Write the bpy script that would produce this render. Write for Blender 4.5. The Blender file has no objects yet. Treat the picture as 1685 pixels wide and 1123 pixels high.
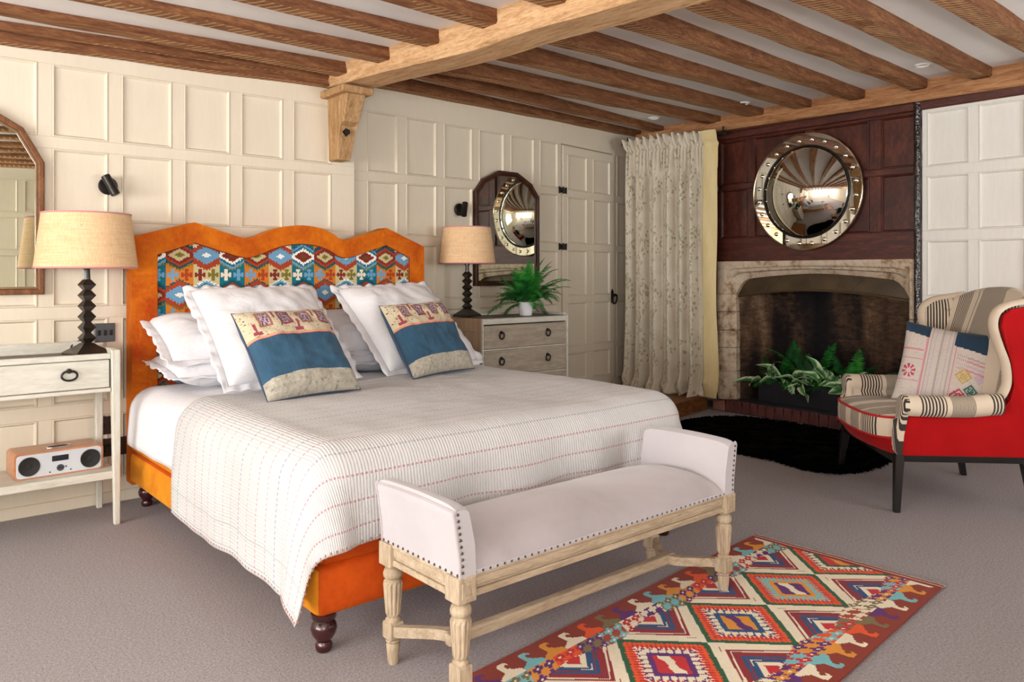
import bpy, bmesh, math, random
import numpy as np
from mathutils import Vector, Matrix, noise

R = math.radians
rnd = random.Random(7)
SC = bpy.context.scene
COL = SC.collection

# ------------------------------------------------------------------ camera
cam_d = bpy.data.cameras.new('camera')
cam = bpy.data.objects.new('camera', cam_d)
COL.objects.link(cam)
cam.location = (0, 0, 1.12)
cam.rotation_euler = (R(90), 0, R(-40.4))
cam_d.sensor_width = 36.0
cam_d.lens = 1283.0 / 1685.0 * 36.0
cam_d.shift_y = -111.5 / 1685.0
cam_d.clip_start = 0.02
SC.camera = cam

# ------------------------------------------------------------------ world, daylight, exposure
w = bpy.data.worlds.new('sky')
SC.world = w
w.use_nodes = True
bg = w.node_tree.nodes['Background']
bg.inputs[0].default_value = (0.80, 0.90, 1.0, 1)
bg.inputs[1].default_value = 1.6

def area(name, loc, rot, sx, sy, power, col, spread=180):
    d = bpy.data.lights.new(name, 'AREA')
    d.shape = 'RECTANGLE'
    d.size = sx
    d.size_y = sy
    d.energy = power
    d.color = col
    d.spread = R(spread)
    o = bpy.data.objects.new(name, d)
    o.location = loc
    o.rotation_euler = rot
    COL.objects.link(o)
    return o

# daylight standing in the three window openings
area('daylight_left_window', (-3.72, 1.15, 1.26), (0, R(-142), 0), 1.55, 3.9, 360, (1.0, 0.985, 0.965))
area('daylight_front_window', (3.55, -1.46, 1.42), (R(148), 0, 0), 1.9, 1.25, 68, (0.95, 0.975, 1.0))
area('daylight_side_window', (-0.75, -1.46, 1.42), (R(146), 0, 0), 1.5, 1.25, 110, (0.97, 0.985, 1.0))

SC.view_settings.view_transform = 'Standard'
SC.view_settings.look = 'None'
SC.view_settings.gamma = 1.0
SC.view_settings.use_curve_mapping = False
SC.view_settings.exposure = 0.47
SC.cycles.max_bounces = 8
SC.cycles.diffuse_bounces = 5
SC.cycles.glossy_bounces = 4
SC.cycles.transparent_max_bounces = 8
SC.cycles.caustics_reflective = False
SC.cycles.caustics_refractive = False
SC.cycles.use_denoising = True

# ------------------------------------------------------------------ helpers
def lin(h):
    h = h.lstrip('#')
    out = []
    for i in (0, 2, 4):
        c = int(h[i:i + 2], 16) / 255.0
        out.append(c / 12.92 if c <= 0.04045 else ((c + 0.055) / 1.055) ** 2.4)
    return (out[0], out[1], out[2], 1.0)

class NT:
    def __init__(s, name):
        s.m = bpy.data.materials.new(name)
        s.m.use_nodes = True
        s.t = s.m.node_tree
        s.b = s.t.nodes['Principled BSDF']
    def n(s, typ, **kw):
        nd = s.t.nodes.new('ShaderNode' + typ)
        for k, v in kw.items():
            setattr(nd, k, v)
        return nd
    def l(s, a, b):
        s.t.links.new(a, b)
    def val(s, sock, v):
        if isinstance(v, bpy.types.NodeSocket):
            s.l(v, sock)
        else:
            sock.default_value = v
    def math(s, op, a, b=0.0, c=None):
        nd = s.n('Math', operation=op)
        s.val(nd.inputs[0], a)
        s.val(nd.inputs[1], b)
        if c is not None:
            s.val(nd.inputs[2], c)
        return nd.outputs[0]
    def mix(s, f, a, b):
        nd = s.n('Mix', data_type='RGBA')
        s.val(nd.inputs[0], f)
        s.val(nd.inputs[6], a)
        s.val(nd.inputs[7], b)
        return nd.outputs[2]
    def coord(s, kind='Object', scale=(1, 1, 1)):
        tc = s.n('TexCoord')
        mp = s.n('Mapping')
        s.l(tc.outputs[kind], mp.inputs[0])
        mp.inputs['Scale'].default_value = scale
        return mp.outputs[0]
    def noise(s, vec, scale, detail=3, rough=.5, dist=0.0):
        nd = s.n('TexNoise')
        s.l(vec, nd.inputs['Vector'])
        nd.inputs['Scale'].default_value = scale
        nd.inputs['Detail'].default_value = detail
        nd.inputs['Roughness'].default_value = rough
        nd.inputs['Distortion'].default_value = dist
        return nd.outputs[0]
    def ramp(s, f, stops, interp='LINEAR'):
        nd = s.n('ValToRGB')
        nd.color_ramp.interpolation = interp
        e = nd.color_ramp.elements
        while len(e) < len(stops):
            e.new(0.5)
        for el, (p, c) in zip(e, stops):
            el.position = p
            el.color = c
        s.l(f, nd.inputs[0])
        return nd.outputs[0]
    def bump(s, h, strength, dist=0.01, prev=None):
        nd = s.n('Bump')
        nd.inputs['Strength'].default_value = strength
        nd.inputs['Distance'].default_value = dist
        s.l(h, nd.inputs['Height'])
        if prev is not None:
            s.l(prev, nd.inputs['Normal'])
        s.l(nd.outputs[0], s.b.inputs['Normal'])
        return nd.outputs[0]
    def base(s, c):
        s.val(s.b.inputs['Base Color'], c)
    def set(s, rough=.6, metal=0.0, spec=.5, sheen=0.0, coat=0.0):
        s.val(s.b.inputs['Roughness'], rough)
        s.b.inputs['Metallic'].default_value = metal
        s.b.inputs['Specular IOR Level'].default_value = spec
        s.b.inputs['Sheen Weight'].default_value = sheen
        s.b.inputs['Coat Weight'].default_value = coat

def mat(name, c1, c2=None, rough=.6, scale=6, stretch=(1, 1, 1), bump=0.0, bscale=60, metal=0.0, spec=.5,
        sheen=0.0, coat=0.0, detail=3, lo=.3, hi=.7, bdist=.004, bstretch=None):
    t = NT(name)
    t.set(rough, metal, spec, sheen, coat)
    if c2:
        v = t.coord('Object', stretch)
        t.base(t.ramp(t.noise(v, scale, detail, .6), [(lo, lin(c1)), (hi, lin(c2))]))
    else:
        t.base(lin(c1))
    if bump:
        v = t.coord('Object', bstretch or stretch)
        t.bump(t.noise(v, bscale, 4, .6), bump, bdist)
    return t.m

def attr_mat(name, rough=.85, weave=900, sheen=.1, bump=.35, attr='Col'):
    t = NT(name)
    t.set(rough, 0, .3, sheen)
    a = t.n('Attribute', attribute_name=attr)
    v = t.coord('Object')
    f = t.noise(v, weave * .4, 2)
    dk = t.mix(1.0, a.outputs['Color'], (1, 1, 1, 1))
    hs = t.n('HueSaturation')
    t.l(a.outputs['Color'], hs.inputs['Color'])
    t.l(t.math('MULTIPLY_ADD', f, .5, .75), hs.inputs['Value'])
    t.base(hs.outputs[0])
    t.bump(f, bump, .003)
    return t.m

def new_obj(name, me, parent=None):
    o = bpy.data.objects.new(name, me)
    COL.objects.link(o)
    if parent is not None:
        o.parent = parent
    return o

def tag(o, label=None, cat=None, group=None, kind=None):
    if label:
        o['label'] = label
    if cat:
        o['category'] = cat
    if group:
        o['group'] = group
    if kind:
        o['kind'] = kind
    return o

def thing(name, label, cat, loc=(0, 0, 0), rz=0.0, group=None):
    o = bpy.data.objects.new(name, None)
    o.empty_display_size = .1
    COL.objects.link(o)
    o.location = loc
    o.rotation_euler = (0, 0, rz)
    return tag(o, label, cat, group)

def root_mx(o):
    m = Matrix.Identity(4)
    while o is not None:
        m = Matrix.LocRotScale(o.location, o.rotation_euler, o.scale) @ m
        o = o.parent
    return m

class B:
    """collects shapes into one mesh"""
    def __init__(s):
        s.bm = bmesh.new()
    def poly_faces(s, vs, fs):
        v = [s.bm.verts.new(p) for p in vs]
        out = []
        for f in fs:
            try:
                out.append(s.bm.faces.new([v[i] for i in f]))
            except ValueError:
                pass
        return v, out
    def hexa(s, p, bevel=0.0, seg=1, mi=0):
        """p: 8 points, bottom ring 0-3 then top ring 4-7"""
        v, f = s.poly_faces(p, [(3, 2, 1, 0), (4, 5, 6, 7), (0, 1, 5, 4), (1, 2, 6, 5), (2, 3, 7, 6), (3, 0, 4, 7)])
        for x in f:
            x.material_index = mi
        if bevel > 0:
            es = list({e for x in f for e in x.edges})
            r = bmesh.ops.bevel(s.bm, geom=es, offset=bevel, segments=seg, profile=.5, affect='EDGES', clamp_overlap=True)
            for x in r['faces']:
                x.material_index = mi
        return s
    def box(s, x0, x1, y0, y1, z0, z1, bevel=0.0, seg=1, mi=0):
        return s.hexa([(x0, y0, z0), (x1, y0, z0), (x1, y1, z0), (x0, y1, z0),
                       (x0, y0, z1), (x1, y0, z1), (x1, y1, z1), (x0, y1, z1)], bevel, seg, mi)
    def prism(s, pts, f0, f1, bevel=0.0, seg=1):
        """pts: 2-D outline, f0/f1 map (a,b) to the two end faces"""
        n = len(pts)
        p = [f0(*q) for q in pts] + [f1(*q) for q in pts]
        fs = [tuple(range(n - 1, -1, -1)), tuple(range(n, 2 * n))]
        fs += [(i, (i + 1) % n, n + (i + 1) % n, n + i) for i in range(n)]
        v, f = s.poly_faces(p, fs)
        if bevel > 0:
            es = [e for x in f[:2] for e in x.edges]
            bmesh.ops.bevel(s.bm, geom=list(set(es)), offset=bevel, segments=seg, profile=.5, affect='EDGES', clamp_overlap=True)
        return s
    def ring(s, outer, inner, f0, f1, bevel=0.0, seg=2):
        """frame between two outlines of equal length, extruded f0 -> f1"""
        n = len(outer)
        p = [f0(*q) for q in outer] + [f0(*q) for q in inner] + [f1(*q) for q in outer] + [f1(*q) for q in inner]
        fs = []
        for i in range(n):
            j = (i + 1) % n
            fs += [(j, i, n + i, n + j), (2 * n + i, 2 * n + j, 3 * n + j, 3 * n + i),
                   (i, j, 2 * n + j, 2 * n + i), (n + j, n + i, 3 * n + i, 3 * n + j)]
        v, f = s.poly_faces(p, fs)
        if bevel > 0:
            es = []
            for i in range(n):
                j = (i + 1) % n
                for a in (2 * n, 3 * n):
                    e = s.bm.edges.get((v[a + i], v[a + j]))
                    if e:
                        es.append(e)
            bmesh.ops.bevel(s.bm, geom=es, offset=bevel, segments=seg, profile=.5, affect='EDGES', clamp_overlap=True)
        return s
    def tube(s, path, r, seg=8, cap=True, closed=False):
        path = [Vector(p) for p in path]
        n = len(path)
        rs = r if isinstance(r, (list, tuple)) else [r] * n
        rings = []
        up = None
        for i, p in enumerate(path):
            if closed:
                t = path[(i + 1) % n] - path[i - 1]
            else:
                t = path[min(i + 1, n - 1)] - path[max(i - 1, 0)]
            t.normalize()
            if up is None:
                up = t.orthogonal().normalized()
            a = (up - t * up.dot(t))
            if a.length < 1e-5:
                a = t.orthogonal()
            a.normalize()
            up = a
            b = t.cross(a)
            rings.append([s.bm.verts.new(p + (a * math.cos(k * 2 * math.pi / seg) + b * math.sin(k * 2 * math.pi / seg)) * rs[i])
                          for k in range(seg)])
        m = n if closed else n - 1
        for i in range(m):
            q, w_ = rings[i], rings[(i + 1) % n]
            for k in range(seg):
                s.bm.faces.new((q[k], q[(k + 1) % seg], w_[(k + 1) % seg], w_[k]))
        if cap and not closed:
            s.bm.faces.new(rings[0][::-1])
            s.bm.faces.new(rings[-1])
        return s
    def lathe(s, prof, c=(0, 0, 0), seg=24, mx=None, square=False, cap=True):
        """prof: (radius, height); revolved about z through c"""
        rings = []
        c = Vector(c)
        for r, z in prof:
            if r <= 1e-5:
                p = Vector((0, 0, z))
                rings.append([s.bm.verts.new((mx @ p if mx else p) + c)])
            else:
                ring = []
                for k in range(seg):
                    a = 2 * math.pi * k / seg + (math.pi / 4 if square else 0)
                    p = Vector((r * math.cos(a), r * math.sin(a), z))
                    ring.append(s.bm.verts.new((mx @ p if mx else p) + c))
                rings.append(ring)
        for a, b in zip(rings, rings[1:]):
            for k in range(seg):
                j = (k + 1) % seg
                if len(a) == 1 and len(b) == 1:
                    continue
                if len(a) == 1:
                    s.bm.faces.new((a[0], b[j], b[k]))
                elif len(b) == 1:
                    s.bm.faces.new((a[k], a[j], b[0]))
                else:
                    s.bm.faces.new((a[k], a[j], b[j], b[k]))
        for rg, rev in ((rings[0], True), (rings[-1], False)):
            if cap and len(rg) > 2:
                s.bm.faces.new(rg[::-1] if rev else rg)
        return s
    def grid(s, fn, nu, nv, uv=None, wrap_u=False):
        """fn(u,v) in 0..1 -> point ; uv(u,v) -> texture coordinate"""
        vs = [[s.bm.verts.new(fn(i / nu, j / nv)) for i in range(nu + (0 if wrap_u else 1))] for j in range(nv + 1)]
        lay = s.bm.loops.layers.uv.verify() if uv else None
        for j in range(nv):
            for i in range(nu):
                i2 = (i + 1) % nu if wrap_u else i + 1
                f = s.bm.faces.new((vs[j][i], vs[j][i2], vs[j + 1][i2], vs[j + 1][i]))
                if uv:
                    for lp, (a, b) in zip(f.loops, ((i, j), (i + 1, j), (i + 1, j + 1), (i, j + 1))):
                        lp[lay].uv = uv(a / nu, b / nv)
        return s
    def mapv(s, fn):
        for v in s.bm.verts:
            v.co = fn(v.co)
        return s
    def build(s, name, m, parent=None, smooth=False, local=False, sharp=35, weld=False, recalc=True):
        if weld:
            bmesh.ops.remove_doubles(s.bm, verts=s.bm.verts, dist=1e-5)
        if recalc:
            bmesh.ops.recalc_face_normals(s.bm, faces=s.bm.faces)
        if parent is not None and not local:
            s.bm.transform(root_mx(parent).inverted())
        me = bpy.data.meshes.new(name)
        s.bm.to_mesh(me)
        s.bm.free()
        for x in (m if isinstance(m, (list, tuple)) else [m]):
            me.materials.append(x)
        if smooth:
            me.polygons.foreach_set('use_smooth', [True] * len(me.polygons))
            if sharp:
                me.set_sharp_from_angle(angle=R(sharp))
        me.update()
        return new_obj(name, me, parent)

def copy_tree(o, parent=None):
    c = o.copy()
    COL.objects.link(c)
    if parent is not None:
        c.parent = parent
    for ch in list(o.children):
        copy_tree(ch, c)
    return c

def colour_faces(o, cols, attr='Col'):
    """one linear RGBA colour per face, written to its corners"""
    me = o.data
    ca = me.color_attributes.new(attr, 'FLOAT_COLOR', 'CORNER')
    tot = np.zeros(len(me.polygons), dtype=np.int32)
    me.polygons.foreach_get('loop_total', tot)
    ca.data.foreach_set('color', np.repeat(np.asarray(cols, dtype=np.float32), tot, axis=0).ravel())

def smoothstep(a, b, x):
    t = min(1, max(0, (x - a) / (b - a)))
    return t * t * (3 - 2 * t)

def structure(o):
    o['kind'] = 'structure'
    return o

# ------------------------------------------------------------------ materials
def paint_mat(name, c, dirt, streak=.5):
    t = NT(name)
    t.set(.62, 0, .35)
    v = t.coord('Object', (9, 9, 1.2))
    n1 = t.noise(v, 6, 4, .65)
    v2 = t.coord('Object', (1, 1, 1))
    n2 = t.noise(v2, 1.7, 3)
    c1 = t.mix(t.math('MULTIPLY', n1, streak), lin(c), lin(dirt))
    c2 = t.mix(t.math('MULTIPLY', n2, .25), c1, lin(dirt))
    t.base(c2)
    t.bump(n1, .12, .004)
    return t.m

M = {}
M['cream'] = paint_mat('cream_paint', '#e6dcc9', '#cfc2ab', .45)
M['white_panel'] = paint_mat('chalk_paint', '#e9e6de', '#d3cec4', .7)
M['plaster'] = mat('ceiling_plaster', '#f3f1ee', '#ebe8e4', .9, 2, bump=.05, bscale=30)
def wood_mat(name, a, b, c, stretch, rough=.7, bump=.5, scale=7, spec=.3, coat=0.0, bd=.006):
    t = NT(name)
    t.set(rough, 0, spec, 0, coat)
    v = t.coord('Object', stretch)
    n1 = t.noise(v, scale, 6, .65, .6)
    n2 = t.noise(v, scale * 5, 4, .6)
    f = t.math('MULTIPLY_ADD', n2, .45, t.math('MULTIPLY', n1, .7))
    t.base(t.ramp(f, [(.36, lin(a)), (.56, lin(b)), (.76, lin(c))]))
    t.bump(f, bump, bd)
    return t.m
M['joist'] = wood_mat('joist_oak', '#4a2a1a', '#74482c', '#9c6d46', (.6, 6, 6))
def under_mat():
    t = NT('joist_lath_scars')
    t.set(.8, 0, .2)
    v = t.coord('Object', (.8, 6, 6))
    n1 = t.noise(v, 7, 5, .6)
    wood = t.ramp(n1, [(.3, lin('#6a4328')), (.55, lin('#946643')), (.75, lin('#b98e64'))])
    sx = t.n('SeparateXYZ')
    t.l(t.coord('Object'), sx.inputs[0])
    ph = t.math('MULTIPLY', t.math('MULTIPLY_ADD', sx.outputs[1], .55, sx.outputs[0]), 24.0)
    nz = t.noise(t.coord('Object', (2.4, 2.4, 2.4)), 2.2, 3)
    ph = t.math('MULTIPLY_ADD', nz, .9, ph)
    fr = t.math('FRACT', ph)
    band = t.math('LESS_THAN', fr, .22)
    patch = t.math('GREATER_THAN', t.noise(t.coord('Object', (1.0, 1.5, 1.5)), 2.2, 2), .44)
    t.base(t.mix(t.math('MULTIPLY', t.math('MULTIPLY', band, patch), .72), wood, lin('#dcb98c')))
    t.bump(t.math('ADD', n1, t.math('MULTIPLY', fr, .3)), .5, .006)
    return t.m
M['under'] = under_mat()
M['beam'] = wood_mat('pale_oak_beam', '#8f673f', '#c69c70', '#dcba93', (7, .7, 7), .75, .45)
M['plate'] = wood_mat('wall_plate_oak', '#734628', '#a3714a', '#c4966b', (7, .6, 7), .7, .6)
M['corbel'] = wood_mat('corbel_oak', '#7f5c3a', '#aa8459', '#c8a67e', (5, 5, 1), .75, .6)
M['dark_oak'] = wood_mat('dark_oak', '#240e09', '#42190f', '#5f2d1b', (5, 2.0, .9), .42, .35, 6, .5)
M['dark_oak_h'] = wood_mat('dark_oak_rail', '#270e0a', '#451b12', '#62301f', (5, .8, 5), .45, .35, 6, .5)
M['tar'] = mat('black_polished_post', '#17100f', '#2e2220', .22, 5, bump=1.0, bscale=13, spec=.7, bdist=.02)
M['black_metal'] = mat('black_iron', '#16130f', '#262220', .45, 20, metal=.4, bump=.2, bscale=90)
M['bronze'] = mat('dark_bronze', '#2c2825', '#3a3531', .38, 20, metal=.7)
M['glass'] = None
def glass_mat():
    t = NT('window_glass')
    out = t.t.nodes['Material Output']
    tr = t.n('BsdfTransparent')
    gl = t.n('BsdfGlossy')
    gl.inputs['Roughness'].default_value = .02
    mx = t.n('MixShader')
    mx.inputs[0].default_value = .06
    t.l(tr.outputs[0], mx.inputs[1])
    t.l(gl.outputs[0], mx.inputs[2])
    t.l(mx.outputs[0], out.inputs['Surface'])
    return t.m
M['glass'] = glass_mat()
def carpet_mat():
    t = NT('loop_pile_carpet')
    t.set(.95, 0, .1, .15)
    v = t.coord('Object')
    n1 = t.noise(v, 130, 3, .7)
    n2 = t.noise(v, 1.1, 2)
    n3 = t.noise(t.coord('Object', (1, 1, 1)), 420, 2)
    c = t.ramp(n1, [(.3, lin('#7f797d')), (.5, lin('#a39da0')), (.72, lin('#c2bcbf'))])
    c = t.mix(t.math('MULTIPLY', n2, .35), c, lin('#a0958f'))
    t.base(c)
    t.bump(t.math('ADD', n1, n3), .8, .006)
    return t.m
M['carpet'] = carpet_mat()

# ------------------------------------------------------------------ floor
structure(B().box(-3.75, 5.9, -1.5, 5.1, -.05, 0).build('floor', M['carpet']))

# ------------------------------------------------------------------ panelled walls
class Wall:
    def __init__(s, P, D, N):
        s.P, s.D, s.N = P, D, N
    def __call__(s, a, z, d=0.0):
        return (s.P[0] + s.D[0] * a + s.N[0] * d, s.P[1] + s.D[1] * a + s.N[1] * d, z)
    def slab(s, b, q, d0, d1, bevel=0.0):
        b.hexa([s(*q[0], d0), s(*q[1], d0), s(*q[1], d1), s(*q[0], d1),
                s(*q[3], d0), s(*q[2], d0), s(*q[2], d1), s(*q[3], d1)], bevel)
        return b

def panel_piece(W, q, m, parent, depth=-.011, mould=.014, name='panel'):
    """one recessed field with its own moulding; q = 4 (s,z) corners bl br tr tl"""
    cs = sum(p[0] for p in q) / 4
    cz = sum(p[1] for p in q) / 4
    def inset(k):
        out = []
        for (a, z) in q:
            out.append((a - math.copysign(k, a - cs), z - math.copysign(k, z - cz)))
        return out
    b = B()
    levels = [(q, -.003), (inset(.002), .003), (inset(.006), .0035), (inset(mould * .7), -.003), (inset(mould), depth)]
    rings = [[b.bm.verts.new(W(a, z, d)) for a, z in pts] for pts, d in levels]
    for r0, r1 in zip(rings, rings[1:]):
        for i in range(4):
            j = (i + 1) % 4
            b.bm.faces.new((r0[i], r0[j], r1[j], r1[i]))
    b.bm.faces.new(rings[-1])
    o = b.build(name, m, parent, recalc=False)
    return o

def panelling(W, cols, rows, m, parent, s0, s1, bot, top, jit=0.0, rail_m=None, skip=()):
    """cols: (a0,a1); rows: (z0a,z1a,z0b,z1b) bottom/top of each row at s0 and s1, from the bottom up"""
    rail_m = rail_m or m
    def zz(r, k, a):
        t = (a - s0) / (s1 - s0)
        return r[k] + (r[k + 2] - r[k]) * t
    seams = [(bot[0], bot[1])] + [None] * len(rows)
    lo = lambda a: bot[0] + (bot[1] - bot[0]) * (a - s0) / (s1 - s0)
    hi = lambda a: top[0] + (top[1] - top[0]) * (a - s0) / (s1 - s0)
    edges = [lo]
    for i, r in enumerate(rows):
        f0 = (lambda a, r=r: zz(r, 0, a))
        f1 = (lambda a, r=r: zz(r, 1, a))
        b = W.slab(B(), [(s0, edges[-1](s0)), (s1, edges[-1](s1)), (s1, f0(s1)), (s0, f0(s0))], -.03, 0, .002)
        b.build('rail', rail_m, parent)
        xs = [s0] + [x for c in cols for x in c] + [s1]
        for k in range(0, len(xs), 2):
            a0, a1 = xs[k], xs[k + 1]
            if a1 - a0 < .004:
                continue
            W.slab(B(), [(a0, f0(a0)), (a1, f0(a1)), (a1, f1(a1)), (a0, f1(a0))], -.03, -.0005, .002).build('stile', m, parent)
        for ci, (a0, a1) in enumerate(cols):
            if (ci, i) in skip:
                continue
            panel_piece(W, [(a0, f0(a0)), (a1, f0(a1)), (a1, f1(a1)), (a0, f1(a0))], m, parent)
        edges.append(f1)
    W.slab(B(), [(s0, edges[-1](s0)), (s1, edges[-1](s1)), (s1, hi(s1)), (s0, hi(s0))], -.03, 0, .002).build('rail', rail_m, parent)

# bed wall: left stretch, then the stretch that swings back towards the window corner
WL = Wall((0, 4.17), (1, 0), (0, -1))
A9 = R(9)
WR = Wall((2.3, 4.2), (math.cos(A9), math.sin(A9)), (math.sin(A9), -math.cos(A9)))
wb = structure(WL.slab(B(), [(-3.7, 0), (2.32, 0), (2.32, 2.5), (-3.7, 2.5)], -.2, -.03).build('wall_back', M['cream']))
cols = [(-1.85 + .298 * k + .192, -1.85 + .298 * k + .192 + .238) for k in range(-6, 13)]
cols = [c for c in cols if c[0] > -3.6 and c[1] < 2.28]
rowsL = [(.12, .435, .12, .435), (.50, .905, .50, .905), (.962, 1.312, .962, 1.312), (1.37, 1.705, 1.37, 1.705), (1.765, 2.10, 1.758, 2.10)]
panelling(WL, cols, rowsL, M['cream'], wb, -3.62, 2.31, (0.0, 0.0), (2.25, 2.34))
wb2 = structure(WR.slab(B(), [(-.05, 0), (3.6, 0), (3.6, 2.5), (-.05, 2.5)], -.2, -.03).build('wall_back_right', M['cream']))
colsR = [(.125, .372), (.443, .712), (.782, 1.06), (1.13, 1.40), (1.475, 1.752), (1.823, 2.055)]
rowsR = [(.12, .465, .12, .465), (.52, .88, .52, .88), (.945, 1.31, .945, 1.30), (1.365, 1.685, 1.36, 1.755), (1.74, 2.12, 1.805, 2.165)]
panelling(WR, colsR, rowsR, M['cream'], wb2, -.02, 2.10, (0.0, 0.0), (2.40, 2.42))
# past the door
panelling(WR, [(2.915, 3.14)], [(.20, .465, .20, .465), (.52, .88, .52, .88), (.935, 1.31, .935, 1.31), (1.365, 1.745, 1.365, 1.745), (1.80, 2.16, 1.80, 2.16)],
          M['cream'], wb2, 2.878, 3.55, (0, 0), (2.42, 2.42))
WR.slab(B(), [(2.10, 2.168), (2.878, 2.168), (2.878, 2.42), (2.10, 2.42)], -.03, 0, .002).build('rail', M['cream'], wb2)
WR.slab(B(), [(2.10, 0), (2.878, 0), (2.878, .155), (2.10, .155)], -.03, -.01, .002).build('rail', M['cream'], wb2)
# skirting
structure(WL.slab(B(), [(-3.62, 0), (2.31, 0), (2.31, .055), (-3.62, .055)], -.01, .012, .004).build('baseboard_back', M['cream']))

# ------------------------------------------------------------------ panelled door in the bed wall
door = bpy.data.objects.new('door_1', None)
COL.objects.link(door)
door.location = WR(2.48, .16)
structure(door)
drows = [(.24, .465), (.52, .88), (.935, 1.31), (1.365, 1.745), (1.80, 2.09)]
dcols = [(2.178, 2.452), (2.54, 2.80)]
d0, d1 = 2.118, 2.868
zed = [.165] + [z for r in drows for z in r] + [2.155]
for k in range(0, len(zed), 2):
    WR.slab(B(), [(d0, zed[k]), (d1, zed[k]), (d1, zed[k + 1]), (d0, zed[k + 1])], -.028, .006, .003).build('rail', M['cream'], door)
WD = Wall(WR(0, 0, .006)[:2], WR.D, WR.N)
for z0, z1 in drows:
    for a0, a1 in ((d0, 2.178), (2.452, 2.54), (2.80, d1)):
        WR.slab(B(), [(a0, z0), (a1, z0), (a1, z1), (a0, z1)], -.028, .0055, .002).build('stile', M['cream'], door)
    for a0, a1 in dcols:
        panel_piece(WD, [(a0, z0), (a1, z0), (a1, z1), (a0, z1)], M['cream'], door)
for z in (1.79, 1.335):
    b = B()
    for sgn in (-1, 1):
        c = 2.112
        b.prism([(c + sgn * .006, z - .016), (c + sgn * .05, z - .028), (c + sgn * .052, z + .028), (c + sgn * .006, z + .016)],
                lambda a, zz: WR(a, zz, .006), lambda a, zz: WR(a, zz, .011))
    b.tube([WR(2.112, z - .028, .014), WR(2.112, z + .028, .014)], .008, 8)
    b.build('hinge', M['black_metal'], door)
b = B()
b.prism([(2.815, .86), (2.85, .86), (2.852, .96), (2.833, .985), (2.813, .96)], lambda a, z: WR(a, z, .006), lambda a, z: WR(a, z, .011), .002)
b.build('handle_plate', M['black_metal'], door)
b = B()
b.tube([WR(2.833, .93, .008), WR(2.833, .93, .04)], .011, 10)
b.tube([WR(2.833 + .032 * math.sin(t), .895 + .04 * math.cos(t), .036 + .006 * math.cos(t)) for t in [k * math.pi / 10 for k in range(20)]], .007, 8, closed=True)
b.build('ring_handle', M['black_metal'], door, smooth=True)

# ------------------------------------------------------------------ fireplace wall: dark oak, post, chalk-white panelling
WF = Wall((5.45, 0), (0, -1), (-1, 0))          # s = -Y
def YF(y):
    return -y
wf = bpy.data.objects.new('wall_chimney_breast', None)
COL.objects.link(wf)
wf.location = (5.45, 3.0, 0)
structure(wf)
# solid masonry behind, left open for the firebox
b = B()
for y0, y1, z0, z1 in ((3.62, 3.81, 0, 2.5), (1.9, 2.265, 0, 2.5), (2.265, 3.62, 1.20, 2.5)):
    b.box(5.482, 6.1, y0, y1, z0, z1)
b.build('masonry', M['dark_oak'], wf)
def dslab(y0, y1, z0, z1, m, name, d=0.0):
    WF.slab(B(), [(-y1, z0), (-y0, z0), (-y0, z1), (-y1, z1)], -.03, d, .003).build(name, m, wf)
dslab(2.19, 3.81, 2.19, 2.30, M['dark_oak_h'], 'rail')
dslab(2.23, 3.755, 1.795, 1.842, M['dark_oak_h'], 'rail')
dslab(2.19, 3.81, 1.215, 1.405, M['dark_oak_h'], 'rail', .004)
for y0, y1 in ((3.755, 3.81), (3.45, 3.512), (2.965, 3.01), (2.456, 2.54), (2.19, 2.234)):
    dslab(y0, y1, 1.405, 1.795, M['dark_oak'], 'stile', .001)
    dslab(y0, y1, 1.842, 2.19, M['dark_oak'], 'stile', .001)
for y0, y1 in ((3.512, 3.755), (3.01, 3.45), (2.54, 2.965), (2.234, 2.456)):
    for z0, z1 in ((1.405, 1.795), (1.842, 2.19)):
        panel_piece(WF, [(-y1, z0), (-y0, z0), (-y0, z1), (-y1, z1)], M['dark_oak'], wf, -.014, .014)
dslab(3.735, 3.81, 0.0, 1.215, M['dark_oak'], 'stile')
# lumpy polished post between oak and white panelling
b = B()
b.grid(lambda u, v: (5.43 + .026 * math.cos(u * 2 * math.pi) - .007 * noise.noise(Vector((u * 3, v * 26, 1.3))),
                     2.205 + .024 * math.sin(u * 2 * math.pi) + .006 * noise.noise(Vector((u * 3, v * 22, 5.1))), 2.27 * v), 14, 70, wrap_u=True)
b.build('post', M['tar'], wf, smooth=True, sharp=0)

wr = structure(B().box(5.47, 5.7, -1.5, 2.18, 0, 2.5).build('wall_right', M['white_panel']))
WW = Wall((5.44, 0), (0, -1), (-1, 0))
colsW = [(-2.15 + .310 * k, -2.15 + .310 * k + .256) for k in range(11)]
rowsW = [(.12, .44, .12, .44), (.50, .905, .50, .905), (.971, 1.335, .971, 1.335), (1.40, 1.76, 1.40, 1.76), (1.825, 2.187, 1.825, 2.18)]
panelling(WW, colsW, rowsW, M['white_panel'], wr, -2.183, 1.4, (0, 0), (2.255, 2.262))
WW.slab(B(), [(-2.186, 2.235), (1.4, 2.24), (1.4, 2.262), (-2.186, 2.262)], 0, .014, .004).build('cornice', M['white_panel'], wr)
structure(WW.slab(B(), [(-2.183, 0), (1.4, 0), (1.4, .09), (-2.183, .09)], -.01, .014, .004).build('baseboard_right', M['white_panel']))
# recess behind the curtain
structure(B().box(5.8, 5.95, 3.7, 5.2, 0, 2.5).box(5.482, 5.9, 3.812, 3.86, 0, 2.5).build('wall_window_recess', M['plaster']))

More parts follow.
